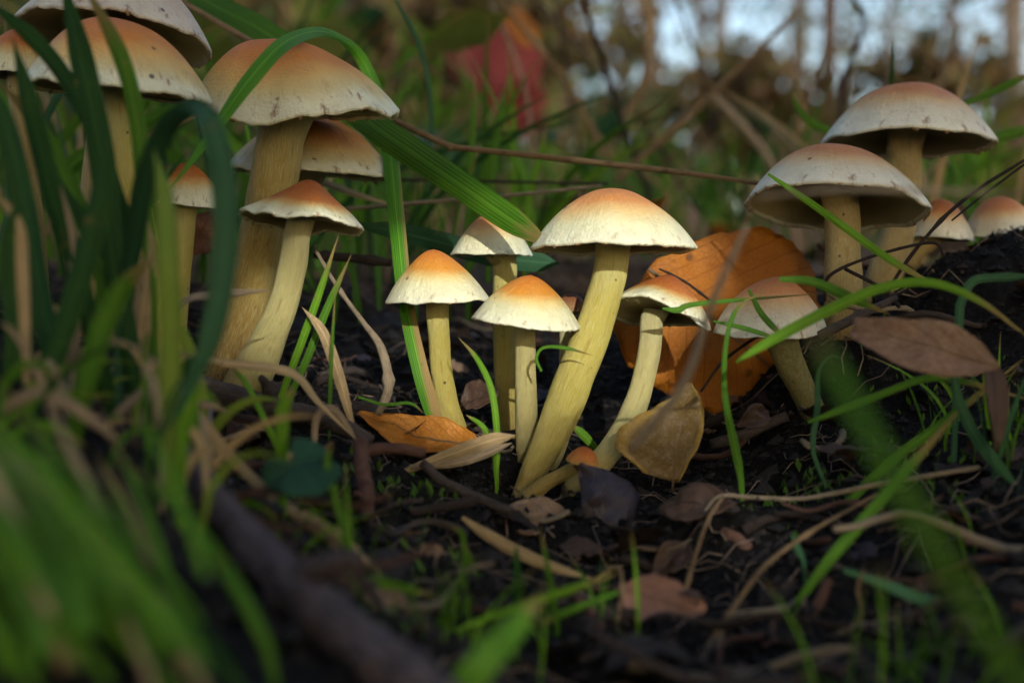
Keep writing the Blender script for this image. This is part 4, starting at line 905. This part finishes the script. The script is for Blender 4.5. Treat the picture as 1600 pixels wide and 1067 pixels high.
# ------------------------------------------------------------------ shrubs and trees
rnd.seed(21)
BEAM_C = P(845, 462, .39)
def beam(pt, rad_):
    """distance test: the gap cut in the added foliage so the low sun reaches the middle clump"""
    v = pt - BEAM_C; ax = v.dot(SDIR)
    if ax < 0: return False
    q = v - SDIR * ax; sx = q.x; sz = q.z
    n = .25 * mn.noise(Vector((sx * 30, sz * 30, 2)))
    return (sx / (rad_ * 1.65)) ** 2 + (sz / rad_) ** 2 < (1 + n) ** 2
def crown_geo(centres, n, ls, gap=None):
    V, Fc, A = [], [], []
    for _ in range(n):
        c, r = rnd.choice(centres); v = Vector((rnd.gauss(0, 1), rnd.gauss(0, 1), rnd.gauss(0, .8))) * (r * .5); q = c + v
        if gap and beam(q, gap): continue
        d = Vector((rnd.gauss(0, 1), rnd.gauss(0, 1), rnd.gauss(-.2, .7))).normalized(); e = d.cross(Vector((rnd.gauss(0, 1), rnd.gauss(0, 1), rnd.gauss(0, 1)))).normalized()
        s_ = ls * rnd.uniform(.6, 1.3); nn = d.cross(e) * (s_ * .12); b0 = len(V); k = rnd.random()
        V += [q - d * s_ * .5, q + e * s_ * .27 + nn, q + d * s_ * .5, q - e * s_ * .27 + nn]; A += [(0, 0, k)] * 4; Fc += [(b0, b0 + 1, b0 + 2), (b0, b0 + 2, b0 + 3)]
    return V, Fc, A
CT = {'mixed': 'mixed green and brown foliage', 'autumn': 'brown autumn foliage', 'green': 'green foliage'}
def tree(base, h, tr, nl, ls, cmat, bmat, label, group, crown_from=.35, width=.35, name='tree', limbs=9, lean=.03, gap=None, cat='tree', clump=.12):
    root = empty(name, base); tag(root, label, cat, group); B = Vector(base)
    q = [Vector((lean * h * i / 6 * rnd.uniform(-1, 1), lean * h * i / 6 * rnd.uniform(-1, 1), h * i / 6)) for i in range(7)]; q[0].z = -.1 * min(1, h)
    a, b, c = tube_geo(q, [tr * (1.25 if i == 0 else 1) * (1 - .13 * i) for i in range(7)], 14, .12, rnd.random() * 9); link('trunk', mesh('trunk', a, b, BK[bmat], {'rad': c}), root)
    cen = []
    for k in range(limbs):
        t = rnd.uniform(crown_from, .98); s0 = interp(q, t); an = 6.283 * k / limbs + rnd.uniform(-.5, .5); ln = width * h * rnd.uniform(.5, 1.1)
        e = s0 + Vector((math.cos(an) * ln, math.sin(an) * ln, ln * rnd.uniform(-.1, .6))); mid = lerp(s0, e, .5) + Vector((0, 0, ln * .1))
        a, b, c = tube_geo([s0, mid, e], [tr * .35, tr * .22, tr * .06], 7, .1); link('limb', mesh('limb', a, b, BK[bmat], {'rad': c}), root)
        for u in (.35, .6, .85, 1.05): cen.append((B + lerp(s0, e, u) + Vector((rnd.gauss(0, .05), rnd.gauss(0, .05), rnd.gauss(0, .05))) * h, h * clump * rnd.uniform(.6, 1.3)))
    V, Fc, A = crown_geo(cen, nl, ls, gap)
    link('crown', mesh('crown', [Vector(x) - B for x in V], Fc, CAN[cmat], {'luv': A}, smooth=False), root)
    return root
tree(gp(612, 3.6), 7.0, .13, 2500, .09, 'green', 'tree', 'thick grey tree trunk blurred behind the tan cap', None, .45)
for (px_, d, h, tr, m) in ((1285, 6.0, 7, .07, 'treeb'), (1235, 9.0, 9, .08, 'tree'), (1100, 11, 9, .10, 'treeb'), (1490, 8.0, 8, .06, 'treeb'), (1390, 12, 10, .10, 'tree'), (980, 9.0, 8, .09, 'tree'), (850, 7.0, 8, .08, 'treeb'), (730, 10, 9, .12, 'tree'), (1570, 11, 9, .10, 'tree'), (430, 6.0, 7, .10, 'tree'), (250, 5.0, 7, .12, 'treeb'), (80, 7, 8, .12, 'tree')):
    cm = rnd.choice(('mixed', 'autumn', 'green'))
    tree(gp(px_, d), h, tr * (.5 if px_ > 950 else 1), 2300 if px_ > 950 else 2800, .085, cm, m, 'slender blurred tree with %s beyond the clearing' % CT[cm], 'slender trees beyond the clearing', .12, .28)
for i in range(16):
    d = rnd.uniform(16, 30); px_ = -150 + i * 125 + rnd.uniform(-40, 40)
    cm = rnd.choice(('mixed', 'autumn', 'green'))
    tree(gp(px_, d), rnd.uniform(8, 13), .14, 1800 if px_ > 950 else 2600, .12, cm, 'tree', 'distant blurred tree with %s far between nearer trunks' % CT[cm], 'distant trees', .05, .26, clump=.13)
for i in range(15):
    d = rnd.uniform(2.6, 5.5); px_ = -100 + i * 118 + rnd.uniform(-40, 40); right = px_ > 950; cm = rnd.choice(('mixed', 'autumn', 'green'))
    tree(gp(px_, d), rnd.uniform(.30, .5) * (d / 3.2) * (.75 if right else 1.4), .007 * d, 900 if right else 2200, .045 * d / 3, cm, 'treeb', 'blurred bush with %s on the slope behind the clearing' % CT[cm], 'bushes on the slope behind the clearing', .08, .55, 'bush', 10, .08, cat='bush', clump=.2)
rnd.seed(5)
# unseen bush and trees added to block the low sun, with a gap cut out
tree(Vector((.12, -1.35, gz(.12, -1.35))), 1.45, .014, 10000, .055, 'green', 'treeb', 'unseen dense leafy bush added behind the viewpoint to shade the clearing', None, .10, .55, 'bush', 16, .05, gap=.041, cat='bush', clump=.2)
for i, (x, y, h) in enumerate(((-3.2, -4.5, 7), (-1.2, -5.2, 8), (1.0, -5.6, 8), (2.9, -5.0, 7.5), (4.8, -4.2, 7), (-5.4, -4.0, 7.5), (7.0, -5.5, 9), (-8, -6, 9))):
    tree(Vector((x, y, gz(x, y))), h, .12, 3300, .17, 'green', 'tree', 'unseen broad leafy tree added behind the viewpoint to block the low sun', 'added shade trees behind the viewpoint', .06, .26, gap=.17, limbs=16, clump=.12)
